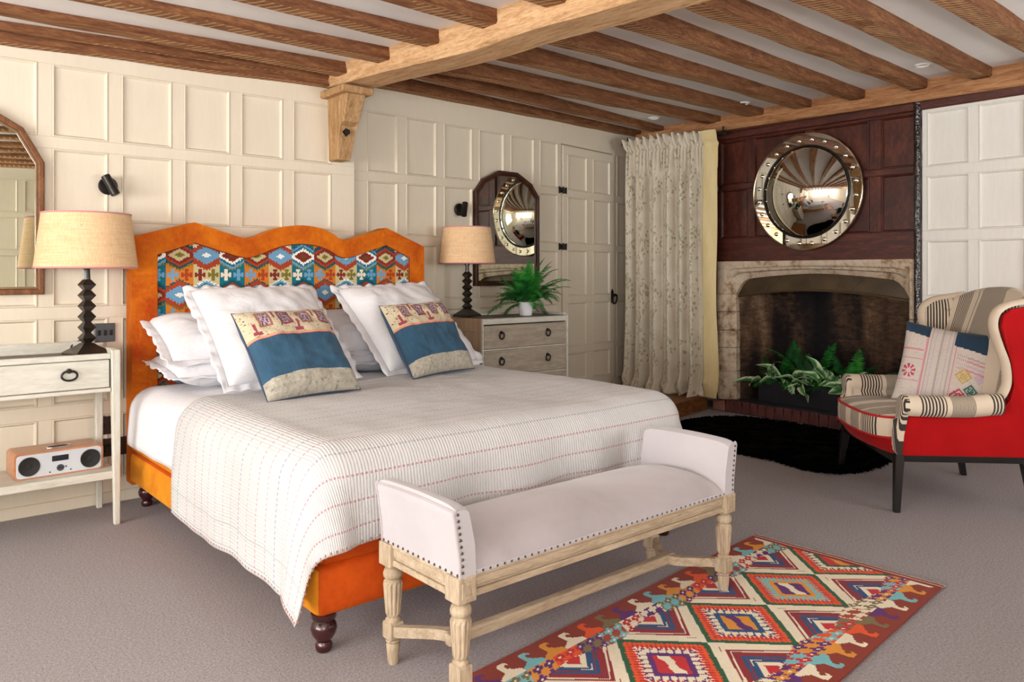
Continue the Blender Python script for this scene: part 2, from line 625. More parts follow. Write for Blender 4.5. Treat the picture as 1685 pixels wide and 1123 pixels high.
# ------------------------------------------------------------------ walls behind the camera, with the windows that light the room
wfr = structure(B().box(-3.7, -1.5, -1.42, -1.3, 0, 2.5).box(0, 2.6, -1.42, -1.3, 0, 2.5).box(4.5, 5.6, -1.42, -1.3, 0, 2.5)
                .box(-1.5, 0, -1.42, -1.3, 0, .8).box(-1.5, 0, -1.42, -1.3, 2.05, 2.5)
                .box(2.6, 4.5, -1.42, -1.3, 0, .8).box(2.6, 4.5, -1.42, -1.3, 2.05, 2.5).build('wall_front', M['cream']))
WB = Wall((0, -1.27), (-1, 0), (0, 1))
panelling(WB, [(-2.54 + .298 * k, -2.54 + .298 * k + .238) for k in range(8)], rowsL, M['cream'], wfr, -2.58, -.02, (0, 0), (2.36, 2.36))
wle = structure(B().box(-3.70, -3.60, -1.4, -.75, 0, 2.5).box(-3.70, -3.60, 3.05, 4.3, 0, 2.5)
                .box(-3.70, -3.60, -.75, 3.05, 0, .48).box(-3.70, -3.60, -.75, 3.05, 1.99, 2.5).build('wall_left', M['cream']))
def window(name, W, a0, a1, z0, z1, nv, nh):
    root = bpy.data.objects.new(name, None)
    COL.objects.link(root)
    root.location = W((a0 + a1) / 2, z0)
    structure(root)
    b = B()
    t = .05
    for q in ([(a0, z0), (a1, z0), (a1, z0 + t), (a0, z0 + t)], [(a0, z1 - t), (a1, z1 - t), (a1, z1), (a0, z1)],
              [(a0, z0 + t), (a0 + t, z0 + t), (a0 + t, z1 - t), (a0, z1 - t)], [(a1 - t, z0 + t), (a1, z0 + t), (a1, z1 - t), (a1 - t, z1 - t)]):
        W.slab(b, q, -.06, -.01)
    b.build('frame', M['white_panel'], root)
    for k in range(1, nv):
        a = a0 + (a1 - a0) * k / nv
        W.slab(B(), [(a - .011, z0 + t), (a + .011, z0 + t), (a + .011, z1 - t), (a - .011, z1 - t)], -.05, -.02).build('glazing_bar', M['white_panel'], root)
    for k in range(1, nh):
        z = z0 + (z1 - z0) * k / nh
        W.slab(B(), [(a0 + t, z - .011), (a1 - t, z - .011), (a1 - t, z + .011), (a0 + t, z + .011)], -.05, -.02).build('glazing_bar', M['white_panel'], root)
    W.slab(B(), [(a0 + t, z0 + t), (a1 - t, z0 + t), (a1 - t, z1 - t), (a0 + t, z1 - t)], -.037, -.033).build('pane', M['glass'], root)
WFR = Wall((0, -1.33), (-1, 0), (0, 1))
window('window_1', WFR, -4.5, -2.6, .8, 2.05, 4, 3)
window('window_2', WFR, 0.0, 1.5, .8, 2.05, 3, 3)
window('window_3', Wall((-3.62, 0), (0, 1), (1, 0)), -.75, 3.05, .48, 1.99, 7, 3)

# ------------------------------------------------------------------ ceiling, beam, joists
def zpl(x):
    if x < .5:
        return 2.20 + (x - .5) * .030
    if x < 2.3:
        return 2.20 + (x - .5) * .059
    return 2.352 + (x - 2.6) * .0204
b = B()
for xa, xb in ((-3.75, .5), (.5, 2.38), (2.38, 5.95)):
    za, zb = (zpl(xa), zpl(min(xb, 2.299))) if xb < 3 else (zpl(2.38), zpl(xb))
    b.hexa([(xa, -1.5, za), (xb, -1.5, zb), (xb, 5.2, zb), (xa, 5.2, za),
            (xa, -1.5, 2.6), (xb, -1.5, 2.6), (xb, 5.2, 2.6), (xa, 5.2, 2.6)])
ceil = structure(b.build('ceiling', M['plaster']))

def joist(p0, p1, w_, top0, top1, seed, n=26, wob=.007):
    """rough-hewn timber: p0,p1 = lower camera-side arris at both ends"""
    p0, p1 = Vector(p0), Vector(p1)
    b = B()
    rings = []
    for i in range(n + 1):
        t = i / n
        c = p0.lerp(p1, t)
        top = top0 + (top1 - top0) * t + .02
        def nz(k, f=5.0):
            return wob * noise.noise(Vector((t * f * (p1 - p0).length * .55, seed * 3.7, k * 1.9)))
        wy = w_ + nz(4)
        dz, dy = nz(1), nz(2)
        ch = .008 + .006 * (noise.noise(Vector((t * 9, seed, 7))) + .5)
        y0, z0 = c.y + dy, c.z + dz
        rings.append([b.bm.verts.new(q) for q in ((c.x, y0, top), (c.x, y0 + nz(5) * .4, z0 + ch), (c.x, y0 + ch, z0),
                                                  (c.x, y0 + wy - ch, z0 + nz(3) * .5), (c.x, y0 + wy, z0 + ch), (c.x, y0 + wy, top))])
    for r0, r1 in zip(rings, rings[1:]):
        for k in range(5):
            f = b.bm.faces.new((r0[k], r1[k], r1[k + 1], r0[k + 1]))
            f.material_index = 1 if k in (2, 3) else 0
    b.bm.faces.new(rings[0])
    b.bm.faces.new(rings[-1][::-1])
    return b.build('joist', [M['joist'], M['under']], ceil, smooth=True, sharp=30)

for k, y in enumerate([3.90, 3.506, 3.10, 2.69, 2.29, 1.88, 1.46, 1.04, .62, .2, -.22, -.64, -1.04]):
    x1 = 2.30
    x0 = -3.6
    sl = .125 if y > .5 else .08
    joist((x0, y - (2.27 - x0) * sl, 2.235 - (2.27 - x0) * .033), (x1, y + .004, 2.235), .115, zpl(x0), zpl(2.29), k + 1)
joist((-3.6, 3.644, 2.006), (2.2, 4.075, 2.235), .042, zpl(-3.6), zpl(2.29), 31)
joist((-3.6, 4.064, 2.024), (2.13, 4.085, 2.197), .085, zpl(-3.6), zpl(2.29), 32)
for k, (ya, yb, hw) in enumerate([(3.57, 3.755, .10), (3.14, 3.365, .105), (2.735, 2.962, .11), (2.33, 2.567, .11), (1.98, 2.149, .11),
                                  (1.62, 1.77, .12), (1.24, 1.36, .12), (.86, .95, .12), (.46, .54, .12), (.06, .14, .12), (-.36, -.28, .12), (-.8, -.72, .12)]):
    xa, xb = 2.44, 5.45
    joist((xa, ya - .012, 2.255), (xb, yb, 2.347), hw, zpl(xa), zpl(xb), 50 + k)
joist((2.44, 3.77, 2.262), (5.6, 4.37, 2.365), .085, zpl(2.4), zpl(5.6), 71)
b0 = WR(.02, 2.268, .085)
b1 = WR(3.55, 2.378, .085)
joist(b0, b1, .10, zpl(2.4), zpl(5.8), 72)

# main beam, wide chamfer on the window side
def beam_x(y):
    return 2.50 - (y - 1.91) * .083
b = B()
rings = []
n = 40
for i in range(n + 1):
    y = -1.45 + (4.16 + 1.45) * i / n
    def nz(k, a=.012):
        return a * noise.noise(Vector((y * 2.3, k * 2.1, 3.3)))
    xr = beam_x(y) + nz(1)
    zb = 2.166 + nz(2, .008) + max(0, y - 3.0) * .028
    wl = .225
    rings.append([b.bm.verts.new(q) for q in ((xr, y, 2.5), (xr, y, zb + .012), (xr - .012, y, zb), (xr - wl + .02 + nz(3), y, zb),
                                              (xr - wl + nz(3), y, zb + .02 + nz(4)), (xr - wl - .012 + nz(5), y, zb + .095), (xr - wl - .012, y, 2.5))])
for r0, r1 in zip(rings, rings[1:]):
    for k in range(6):
        b.bm.faces.new((r0[k], r1[k], r1[k + 1], r0[k + 1]))
b.bm.faces.new(rings[0])
b.bm.faces.new(rings[-1])
tag(b.build('beam', M['beam'], ceil, smooth=True, sharp=30), 'thick pale oak beam')

# wall plate along the fireplace wall
b = B()
rings = []
for i in range(41):
    y = -1.45 + (4.60 + 1.45) * i / 40
    def nz(k, a=.010):
        return a * noise.noise(Vector((y * 2.7, k * 2.3, 9.3)))
    zb = 2.262 + (y - 2.2) * .012
    rings.append([b.bm.verts.new(q) for q in ((5.55, y, zb - .004), (5.40 + nz(1), y, zb), (5.372 + nz(2), y, zb + .03 + nz(3)),
                                              (5.378 + nz(4), y, zb + .07), (5.44, y, zb + .078 + nz(5, .006)), (5.45, y, 2.48), (5.55, y, 2.48))])
for r0, r1 in zip(rings, rings[1:]):
    for k in range(7):
        b.bm.faces.new((r0[k], r1[k], r1[(k + 1) % 7], r0[(k + 1) % 7]))
b.bm.faces.new(rings[0]); b.bm.faces.new(rings[-1])
b.build('wall_plate', M['plate'], ceil, smooth=True, sharp=30)
B().box(5.415, 5.47, -1.4, 3.8, 2.205, 2.262, .006).build('wall_plate_strip', M['dark_oak_h'], ceil)

# corbel under the beam
b = B()
prof = [(4.17, 1.775), (4.06, 1.775), (4.045, 1.83), (4.03, 1.90), (4.02, 1.965), (3.985, 1.985), (3.935, 2.12), (3.935, 2.16), (4.17, 2.16)]
xl = lambda z: 2.138 - (z - 1.775) * .02
b.prism(prof, lambda y, z: (xl(z), y, z), lambda y, z: (2.222 + (z - 1.775) * .08, y, z), .006)
corb = B
o = b.build('corbel', M['corbel'], wb)
bb = B().box(2.085, 2.285, 3.90, 4.18, 2.135, 2.178, .008)
bb.build('corbel_cap', M['corbel'], o)
b = B().tube([(2.175, 4.035, 1.93), (2.175, 4.005, 1.93)], .016, 8)
b.prism([(2.15, 1.93), (2.175, 1.905), (2.2, 1.93), (2.175, 1.955)], lambda x, z: (x, 4.034, z), lambda x, z: (x, 4.022, z))
b.build('iron_bolt', M['black_metal'], o)

# recessed downlights
lens = mat('downlight_lens', '#f4f2ee', None, .3)
for k, (x, y, lab) in enumerate([(5.02, 2.01, 'white recessed ceiling downlight nearest the white panelling'),
                                 (5.13, 3.34, 'white recessed ceiling downlight above the round mirror, by the dark panelling'),
                                 (5.05, 4.13, 'white recessed ceiling downlight nearest the curtain')]):
    z = zpl(x)
    t = thing('downlight', lab, 'downlight', (x, y, z), 0, 'ceiling downlights')
    B().lathe([(.048, .002), (.048, -.006), (.042, -.010), (.034, -.008), (.034, .002)], (x, y, z), 28).build('trim_ring', lens, t, smooth=True)
    B().lathe([(.034, .0), (.020, -.003), (0, -.004)], (x, y, z), 20).build('lens', mat('downlight_glass', '#dcd8d0', None, .15), t, smooth=True)
t = thing('smoke_alarm', 'small white round alarm fixed to the ceiling beside the main beam', 'alarm', (2.22, 2.75, zpl(2.22)))
B().lathe([(.045, .003), (.045, -.012), (.038, -.03), (.0, -.032)], (2.22, 2.75, zpl(2.22)), 24).build('housing', mat('white_plastic', '#efefec', None, .35), t, smooth=True)
B().lathe([(.022, -.03), (.02, -.04), (0, -.042)], (2.22, 2.75, zpl(2.22)), 20).build('cap', mat('clear_plastic', '#c9d0d2', None, .12), t, smooth=True)

# ------------------------------------------------------------------ wooden step in the corner
M['step'] = wood_mat('step_oak', '#4b2812', '#7a4a26', '#9c6a3c', (1.2, 7, 7), .5, .25)
t = thing('wooden_step', 'brown wooden step platform between bed wall door and brick hearth', 'step', (4.9, 4.1, 0))
def fy(x):
    return 3.737 + (x - 4.87) * .171
def wy(x):
    return 4.2 + (x - 2.3) * math.tan(A9) - .035
outl = [(4.26, fy(4.26)), (5.40, fy(5.40)), (5.47, 3.87), (5.70, 3.9), (5.70, wy(5.70)), (4.26, wy(4.26))]
B().prism(outl, lambda x, y: (x, y, .098), lambda x, y: (x, y, .124), .005, 2).build('tread', M['step'], t)
xs = [4.28, 4.62, 4.95, 5.16, 5.385]
for a, c in zip(xs, xs[1:]):
    B().hexa([(a + .002, fy(a) + .018, 0), (c - .002, fy(c) + .018, 0), (c - .002, fy(c) + .05, 0), (a + .002, fy(a) + .05, 0),
              (a + .002, fy(a) + .018, .097), (c - .002, fy(c) + .018, .097), (c - .002, fy(c) + .05, .097), (a + .002, fy(a) + .05, .097)], .003).build('riser_board', M['step'], t)

# ------------------------------------------------------------------ bed
def velvet(name, a, b, rough=.75):
    t = NT(name)
    t.set(rough, 0, .2, .22)
    t.b.inputs['Sheen Tint'].default_value = lin('#ffb347')
    n1 = t.noise(t.coord('Object', (1, 1, 1)), 4.5, 4, .65, .4)
    n2 = t.noise(t.coord('Object', (1, 1, 1)), 60, 3, .6)
    f = t.math('MULTIPLY_ADD', n2, .25, n1)
    t.base(t.ramp(f, [(.42, lin(a)), (.78, lin(b))]))
    t.bump(n2, .15, .003)
    return t.m
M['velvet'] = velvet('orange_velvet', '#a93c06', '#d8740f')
M['velvet_lit'] = velvet('amber_lit_velvet', '#d9790e', '#eb9a22')
M['velvet_shade'] = velvet('burnt_orange_shade_velvet', '#b53c08', '#d5560e')
M['mahogany'] = mat('turned_mahogany', '#2a0d0b', '#45171a', .25, 8, (1, 1, 4), coat=.4)
def linen_mat(name, a, b, bump=.3, sc=1.0):
    t = NT(name)
    t.set(.9, 0, .2, .2)
    v = t.coord('Object')
    n = t.noise(v, 3.2 * sc, 4, .6, .5)
    t.base(t.ramp(n, [(.3, lin(a)), (.7, lin(b))]))
    nb = t.noise(t.coord('Object', (1, 1, 1)), 9 * sc, 5, .6, 1.2)
    t.bump(nb, bump, .02)
    return t.m
M['white_linen'] = linen_mat('white_bed_linen', '#e3e2e6', '#ecebee', .35)

BX0, BX1, BY0, BY1 = 1.03, 2.72, 2.08, 4.06
bed = thing('upholstered_bed', 'orange velvet double bed with zigzag topped kilim headboard', 'bed', (1.88, 3.05, 0))
# base: two rolls, window-lit amber painted on the sides, shaded burnt orange elsewhere
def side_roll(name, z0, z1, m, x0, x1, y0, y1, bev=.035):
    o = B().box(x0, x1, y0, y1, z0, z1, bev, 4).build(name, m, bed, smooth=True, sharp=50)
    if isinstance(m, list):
        # long sides take the lighter amber: window light put into the velvet colour
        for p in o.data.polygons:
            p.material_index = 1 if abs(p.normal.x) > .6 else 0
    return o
side_roll('base_roll', .112, .262, [M['velvet_shade'], M['velvet_lit']], BX0, BX1, BY0, BY1, .03)
side_roll('base_roll', .256, .40, [M['velvet_shade'], M['velvet_lit']], BX0 + .004, BX1 - .004, BY0 + .004, BY1, .04)
side_roll('mattress', .38, .555, M['white_linen'], BX0 + .03, BX1 - .03, BY0 + .03, BY1 - .01, .06)
legp = [(.020, 0), (.024, .005), (.026, .020), (.020, .030), (.023, .034), (.035, .052), (.039, .068), (.035, .083), (.026, .093), (.036, .099), (.038, .116)]
for x, y in ((1.075, 2.125), (2.66, 2.125), (1.095, 4.00), (2.66, 4.00)):
    B().lathe(legp, (x, y, 0), 24).build('leg', M['mahogany'], bed, smooth=True, sharp=60)

# headboard
HY = 4.06       # front face
def hb_outer():
    pts = [(1.04, .10), (1.04, 1.296)]
    pts += [(1.334, 1.378)]
    def cat(a, c, b_, n):
        out = []
        for i in range(1, n + 1):
            t = i / n
            out.append(((1 - t) ** 2 * a[0] + 2 * t * (1 - t) * c[0] + t * t * b_[0], (1 - t) ** 2 * a[1] + 2 * t * (1 - t) * c[1] + t * t * b_[1]))
        return out
    pts += [(1.55, 1.314), (1.61, 1.303)]
    pts += cat((1.66, 1.312), (1.78, 1.384), (1.917, 1.386), 8)
    pts += cat((1.917, 1.386), (2.06, 1.384), (2.135, 1.322), 7)
    pts += [(2.183, 1.310), (2.24, 1.322)]
    pts += [(2.454, 1.392), (2.724, 1.285), (2.724, .10)]
    return pts
HO = hb_outer()
def hb_inner():
    out = []
    for i, (x, z) in enumerate(HO):
        if i == 0:
            out.append((1.155, .10))
        elif i == 1:
            out.append((1.155, 1.212))
        elif i == len(HO) - 2:
            out.append((2.625, 1.215))
        elif i == len(HO) - 1:
            out.append((2.625, .10))
        else:
            out.append((x, z - .102))
    return out
HI = hb_inner()
b = B()
b.ring(HO, HI, lambda x, z: (x, HY + .085, z), lambda x, z: (x, HY - .018, z), .036, 5)
b.build('headboard_border', M['velvet'], bed, smooth=True, sharp=45)
zin = [p for p in HI[1:-1]]
def inner_top(x):
    for (xa, za), (xb, zb) in zip(zin, zin[1:]):
        if xa <= x <= xb:
            return za + (zb - za) * (x - xa) / (xb - xa)
    return 1.0
K = {k: np.array(lin(v)) for k, v in dict(cream='#e9dfc8', teal='#0e6c7c', dteal='#0a4f5c', orange='#cf7a24', rust='#a8401f', dred='#7f2a20', sky='#6c9fc2',
     olive='#79702c', white='#f2eee6', sand='#c9bb8d', brown='#6a4420', green='#2c6a52').items()}
def cross(dx, dz):
    """small stepped cross flower, in cells of about 7 mm"""
    a, c = abs(dx), abs(dz)
    return (a < .0065 and c < .033) or (c < .0065 and a < .028) or (a + c < .0165) or \
           (abs(a - .02) < .0065 and c < .011) or (abs(c - .023) < .0065 and a < .011)
COLS = [('teal', ('cream', 'sky'), ('white', 'dred', 'brown', 'teal', 'sky')),
        ('orange', ('sky', 'rust'), ('sand', 'olive', 'rust', 'rust', 'dteal')),
        ('sand', ('dred', 'olive'), ('sky', 'white', 'sky', 'rust', 'rust'))]
def kilim(x, z):
    cw, ph = .1325, .20
    k = math.floor((x - 1.0665) / cw)
    lx = (x - 1.0665) / cw - k - .5
    bgc, (f1, f2), ring = COLS[k % 3]
    row = math.floor((z - 1.212) / ph + .5)
    dz = z - 1.212 - row * ph
    up = dz > 0
    if row % 2 and True:
        ring = COLS[(k + 1) % 3][2]
    saw = .007 * (abs(((lx * 9) % 1) - .5) * 2)
    h = abs(dz) + abs(lx) * .075
    if h < .014:
        return K[ring[1] if ring[1] != 'dred' else 'brown']
    if h < .030 + saw * .6:
        return K[ring[0] if ring[0] != 'white' else 'dred']
    if h < .043 + saw * 1.2:
        return K['dred' if ring[0] == 'sand' else ('white' if ring[0] == 'white' else 'sky')]
    if h < .060:
        return K[ring[3]]
    if h < .068 + saw * 1.2:
        return K[ring[4]]
    if h < .076 + saw:
        return K['olive' if not up else 'dteal'] if bgc != 'sand' else K['white' if up else 'rust']
    # field with two crosses
    zf = dz - (.10 if up else -.10)
    if cross((lx + .25) * cw, zf):
        return K[f1]
    if cross((lx - .25) * cw, zf):
        return K[f2]
    return K[bgc]
cell = .0060
nx = int((2.64 - 1.14) / cell)
nz = int((1.31 - .44) / cell)
verts, faces, cols_ = [], [], []
idx = {}
for i in range(nx + 1):
    x = 1.14 + i * cell
    zt = inner_top(min(max(x, 1.156), 2.624)) + .014
    for j in range(nz + 1):
        z = min(.44 + j * cell, zt)
        px = (x - 1.14) / 1.5
        puff = .016 * (min(1, px * 9, (1 - px) * 9, max(0, zt - z) * 11)) ** .5
        idx[i, j] = len(verts)
        verts.append((x, HY + .012 - puff, z))
for i in range(nx):
    x = 1.14 + (i + .5) * cell
    zt = inner_top(min(max(x, 1.156), 2.624)) + .014
    for j in range(nz):
        if .44 + j * cell >= zt:
            continue
        faces.append((idx[i, j], idx[i + 1, j], idx[i + 1, j + 1], idx[i, j + 1]))
        cols_.append(kilim(x, .44 + (j + .5) * cell))
me = bpy.data.meshes.new('headboard_panel')
me.from_pydata(verts, [], faces)
me.validate()
M['kilim_cloth'] = attr_mat('kilim_cloth', .9, 700)
me.materials.append(M['kilim_cloth'])
me.polygons.foreach_set('use_smooth', [True] * len(me.polygons))
hbp = new_obj('headboard_panel', me, bed)
me.transform(Matrix.Translation(-bed.location))
colour_faces(hbp, cols_)
B().box(1.15, 2.63, HY + .02, HY + .08, .1, 1.2).build('headboard_core', M['velvet'], bed)
# black cord between border and panel
b = B()
b.tube([(x, HY - .004, z) for x, z in HI], .0045, 6)
b.build('headboard_piping', mat('dark_piping', '#7a2f10', None, .7), bed, smooth=True)

# ------------------------------------------------------------------ cloth draped over the mattress
TOP = .585
def drape(a, c, top, x0, y0, x1, rad, gap, wav, fl=.0, seed=0.0):
    """a: distance across from the left edge x0 (negative hangs on the left), c: distance up from the foot edge y0 (negative hangs)"""
    W_ = x1 - x0
    def roll(t):
        # t >= 0 beyond the edge: horizontal reach and drop around a rounded edge
        q = rad * math.pi / 2
        if t < 0:
            return 0.0, 0.0
        if t < q:
            an = t / rad
            return rad * math.sin(an), rad * (1 - math.cos(an))
        return rad, rad + (t - q)
    right = a > W_ - rad
    e = rad
    p = e - a if a < e else 0.0
    pr = a - (W_ - e) if a > W_ - e else 0.0
    q = e - c if c < e else 0.0
    xx = min(max(a, e), W_ - e) + x0
    yy = max(c, e) + y0
    pp = max(p, pr)
    sg = -1 if p > 0 else 1
    if pp > 0 and q > 0:
        r = math.hypot(pp, q) * (1 - .13 * math.sin(2 * math.atan2(q, pp)) ** 2)
        ang = math.atan2(q, pp)
        h, d = roll(r)
        hang = max(0, r - rad * 1.57)
        bulge = math.sin(2 * ang)
        h += hang * (.05 + .15 * bulge ** 1.3) + gap * min(1, hang * 8)
        x = xx + sg * h * math.cos(ang)
        y = yy - h * math.sin(ang)
        return Vector((x, y, top - d))
    if pp > 0:
        h, d = roll(pp)
        hang = max(0, pp - rad * 1.57)
        h += gap * min(1, hang * 8) + wav * min(1, hang * 5) * noise.noise(Vector((c * 4.2, seed, 0))) + fl * hang
        return Vector((xx + sg * h, yy, top - d))
    if q > 0:
        h, d = roll(q)
        hang = max(0, q - rad * 1.57)
        h += gap * min(1, hang * 8) + wav * min(1, hang * 5) * noise.noise(Vector((a * 4.2, seed + 4, 0))) + fl * hang
        return Vector((xx, yy - h, top - d))
    return Vector((xx, yy, top))

# white duvet
def duvet_fn(u, v):
    a = -.22 + u * (1.69 + .44)
    c = -.10 + v * 1.98
    p = drape(a, c, TOP, BX0 - .012, BY0 - .0, BX1 + .012, .11, .008, .02, seed=2.0)
    k = smoothstep(-.05, .2, a) * smoothstep(1.74, 1.5, a)
    p.z += (.018 * noise.noise(Vector((a * 2.2, c * 2.2, 1.0))) + .006 * noise.noise(Vector((a * 7, c * 7, 3.0)))) * k
    # slides off low towards the headboard on the visible side
    if a < .1:
        p.x -= .012 * smoothstep(.1, -.1, a)
    return p
b = B().grid(duvet_fn, 90, 90)
o = b.build('white_duvet', M['white_linen'], None, smooth=True, sharp=0)
md = o.modifiers.new('thick', 'SOLIDIFY'); md.thickness = .03; md.offset = -1
tag(o, 'plain white duvet covering the mattress under the ribbed throw', 'duvet')

# cream throw with rows of running stitch
def throw_mat():
    t = NT('stitched_throw')
    t.set(.92, 0, .15, .2)
    uvn = t.n('UVMap')
    sx = t.n('SeparateXYZ')
    t.l(uvn.outputs[0], sx.inputs[0])
    U, V = sx.outputs[0], sx.outputs[1]      # metres across, metres from the foot hem
    def lines(coord, along, pitch, width, offset=0.0):
        s_ = t.math('DIVIDE', t.math('ADD', coord, offset), pitch)
        fr = t.math('ABSOLUTE', t.math('SUBTRACT', t.math('FRACT', s_), .5))
        ln = t.math('LESS_THAN', fr, width / pitch)
        dash = t.math('GREATER_THAN', t.math('FRACT', t.math('MULTIPLY', along, 62.0)), .42)
        idn = t.n('TexWhiteNoise', noise_dimensions='1D')
        t.l(t.math('FLOOR', s_), idn.inputs['W'])
        return t.math('MULTIPLY', ln, dash), idn.outputs[0]
    m1, id1 = lines(V, U, .072, .003)
    colr = t.ramp(id1, [(0, lin('#b98890')), (.2, lin('#8e93a3')), (.38, lin('#6b9c9a')), (.5, lin('#a7a6b0')), (.68, lin('#b59aa6')), (.84, lin('#8388a6'))], 'CONSTANT')
    body = t.ramp(t.noise(t.coord('Object'), 2.2, 3), [(.35, lin('#c5c3c2')), (.65, lin('#d1cfce'))])
    c = t.mix(t.math('MULTIPLY', m1, .9), body, colr)
    m2, id2 = lines(U, V, .075, .0026, 10.0)
    side = t.math('LESS_THAN', U, -.22)
    c = t.mix(t.math('MULTIPLY', t.math('MULTIPLY', m2, side), .6), c, lin('#7f9ba0'))
    t.base(c)
    rib = t.math('SINE', t.math('MULTIPLY', U, 2 * math.pi / .011))
    puck = t.noise(uvn.outputs[0], 150, 3, .7)
    wav = t.noise(uvn.outputs[0], 40, 2, .6)
    h = t.math('ADD', t.math('MULTIPLY', rib, .28), t.math('ADD', puck, t.math('MULTIPLY', wav, .8)))
    seam = t.math('ABSOLUTE', t.math('SUBTRACT', t.math('FRACT', t.math('DIVIDE', V, .072)), .5))
    h = t.math('ADD', h, t.math('MULTIPLY', t.math('MINIMUM', seam, .06), 7.0))
    t.bump(h, .7, .0035)
    return t.m
M['throw'] = throw_mat()
TL, TF = -.385, -.235
def throw_fn(u, v):
    a = TL + u * (1.69 + .385 + .34)
    # top edge runs slightly skew
    vmax = 1.12 + .26 * u
    c = TF + v * (vmax - TF)
    p = drape(a, c, TOP + .022, BX0 - .022, BY0 - .02, BX1 + .03, .115, .008, .030, .02, seed=7.0)
    k = smoothstep(-.05, .15, a) * smoothstep(1.74, 1.6, a) * smoothstep(-.03, .1, c)
    p.z += (.018 * noise.noise(Vector((a * 2.2, c * 2.2, 1.0))) + .004 * noise.noise(Vector((a * 9, c * 9, 5.0)))) * k
    if a < .1:
        p.x -= .012 * smoothstep(.1, -.1, a) + .004
    if c < .0:
        # folds in the hanging foot
        f = smoothstep(0, -.2, c)
        p.y -= f * (.012 * math.sin(a * 17 + 1.2) + .01)
        p.z += f * .02 * noise.noise(Vector((a * 3, 2.2, 0)))
    if a < -.02:
        f = smoothstep(-.02, -.3, a)
        p.z += f * .024 * noise.noise(Vector((c * 5, 9.2, 0)))
    return p
b = B().grid(throw_fn, 150, 110, uv=lambda u, v: (TL + u * 2.415, TF + v * (1.12 + .26 * u - TF)))
o = b.build('throw', M['throw'], None, smooth=True, sharp=0)
md = o.modifiers.new('thick', 'SOLIDIFY'); md.thickness = .007; md.offset = 1
tag(o, 'cream ribbed throw with rows of coloured running stitch over the bed foot', 'throw')
# whip-stitched hem
b = B()
for k in range(1, 150):
    if k % 2 == 0:
        continue
    p = throw_fn(k / 150, 0.0); q = throw_fn(k / 150, .006)
    b.tube([p + Vector((0, -.004, -.001)), q + Vector((-.002, -.007, .004))], .0026, 4)
for k in range(1, 110, 2):
    p = throw_fn(0.0, k / 110); q = throw_fn(.004, k / 110)
    b.tube([p + Vector((-.004, 0, -.001)), q + Vector((-.007, -.002, .004))], .0024, 4)
tag(b.build('hem_stitch', mat('red_thread', '#b4776f', None, .8), o), kind='stuff')

# ------------------------------------------------------------------ pillows and cushions
def frame(center, right, up):
    r = Vector(right).normalized()
    u = Vector(up)
    u = (u - r * u.dot(r)).normalized()
    n = r.cross(u)
    m = Matrix((r, u, n)).transposed().to_4x4()
    m.translation = Vector(center)
    return m

def cushion_mesh(w_, h_, t_, n, pinch=.07, wr=.01, seed=0.0, sag=0.0):
    """front then back skin, shared rim; returns B and per-face (u,v,front)"""
    b = B()
    lay = b.bm.loops.layers.uv.verify()
    info = []
    def pos(u, v, s):
        x = w_ / 2 * u * (1 - pinch * (1 - v * v) * abs(u))
        y = h_ / 2 * v * (1 - pinch * (1 - u * u) * abs(v))
        f = max(0, (1 - u ** 4) * (1 - v ** 4)) ** .55
        z = s * t_ / 2 * f
        k = f
        z += wr * k * noise.noise(Vector((u * 2.2 + seed, v * 2.2, s * 3.1))) + wr * .5 * k * noise.noise(Vector((u * 5 + seed, v * 5, s * 3.1)))
        y -= sag * (1 - v) * .5 * abs(z) * 0
        return (x, y, z)
    rim = {}
    for s in (1, -1):
        vs = {}
        for j in range(n + 1):
            for i in range(n + 1):
                u, v = -1 + 2 * i / n, -1 + 2 * j / n
                edge = i in (0, n) or j in (0, n)
                if edge and (i, j) in rim:
                    vs[i, j] = rim[i, j]
                else:
                    vs[i, j] = b.bm.verts.new(pos(u, v, s))
                    if edge:
                        rim[i, j] = vs[i, j]
        for j in range(n):
            for i in range(n):
                q = [vs[i, j], vs[i + 1, j], vs[i + 1, j + 1], vs[i, j + 1]]
                uvq = [(i, j), (i + 1, j), (i + 1, j + 1), (i, j + 1)]
                if s < 0:
                    q.reverse(); uvq.reverse()
                f = b.bm.faces.new(q)
                for lp, (a, c) in zip(f.loops, uvq):
                    lp[lay].uv = (a / n, c / n)
                info.append((-1 + 2 * (i + .5) / n, -1 + 2 * (j + .5) / n, s))
    return b, info

def place(o, m):
    o.matrix_basis = m
    return o

def frill(w_, h_, fw, pinch, waves, amp, seed=0.0, jag=.0):
    """ruffled border round a cushion outline"""
    b = B()
    N = 260
    def outline(t):
        t = (t % 1) * 4
        k, f = int(t), t - int(t)
        e = -1 + 2 * f
        return [(e, -1), (1, e), (-e, 1), (-1, -e)][k]
    rows = []
    for i in range(N):
        u, v = outline(i / N)
        u2, v2 = u, v
        x = w_ / 2 * u * (1 - pinch * (1 - v * v) * abs(u))
        y = h_ / 2 * v * (1 - pinch * (1 - u * u) * abs(v))
        d = Vector((u ** 5, v ** 5, 0))
        d = d.normalized() if d.length > 0 else Vector((u, v, 0))
        ring = []
        for k in range(4):
            t = k / 3
            off = amp * t * (.7 * math.sin(i / N * 2 * math.pi * waves + seed + 3 * noise.noise(Vector((i * .05, seed, 0)))) + 1.2 * noise.noise(Vector((i * .21, seed, k * .4))))
            fwk = fw * t * (1 + .35 * noise.noise(Vector((i * .15, seed + 3, 0))))
            p = Vector((x, y, 0)) + d * (fwk - .004)
            p.z = off - .001
            ring.append(b.bm.verts.new(p))
        rows.append(ring)
    for i in range(N):
        r0, r1 = rows[i], rows[(i + 1) % N]
        for k in range(3):
            b.bm.faces.new((r0[k], r1[k], r1[k + 1], r0[k + 1]))
    return b

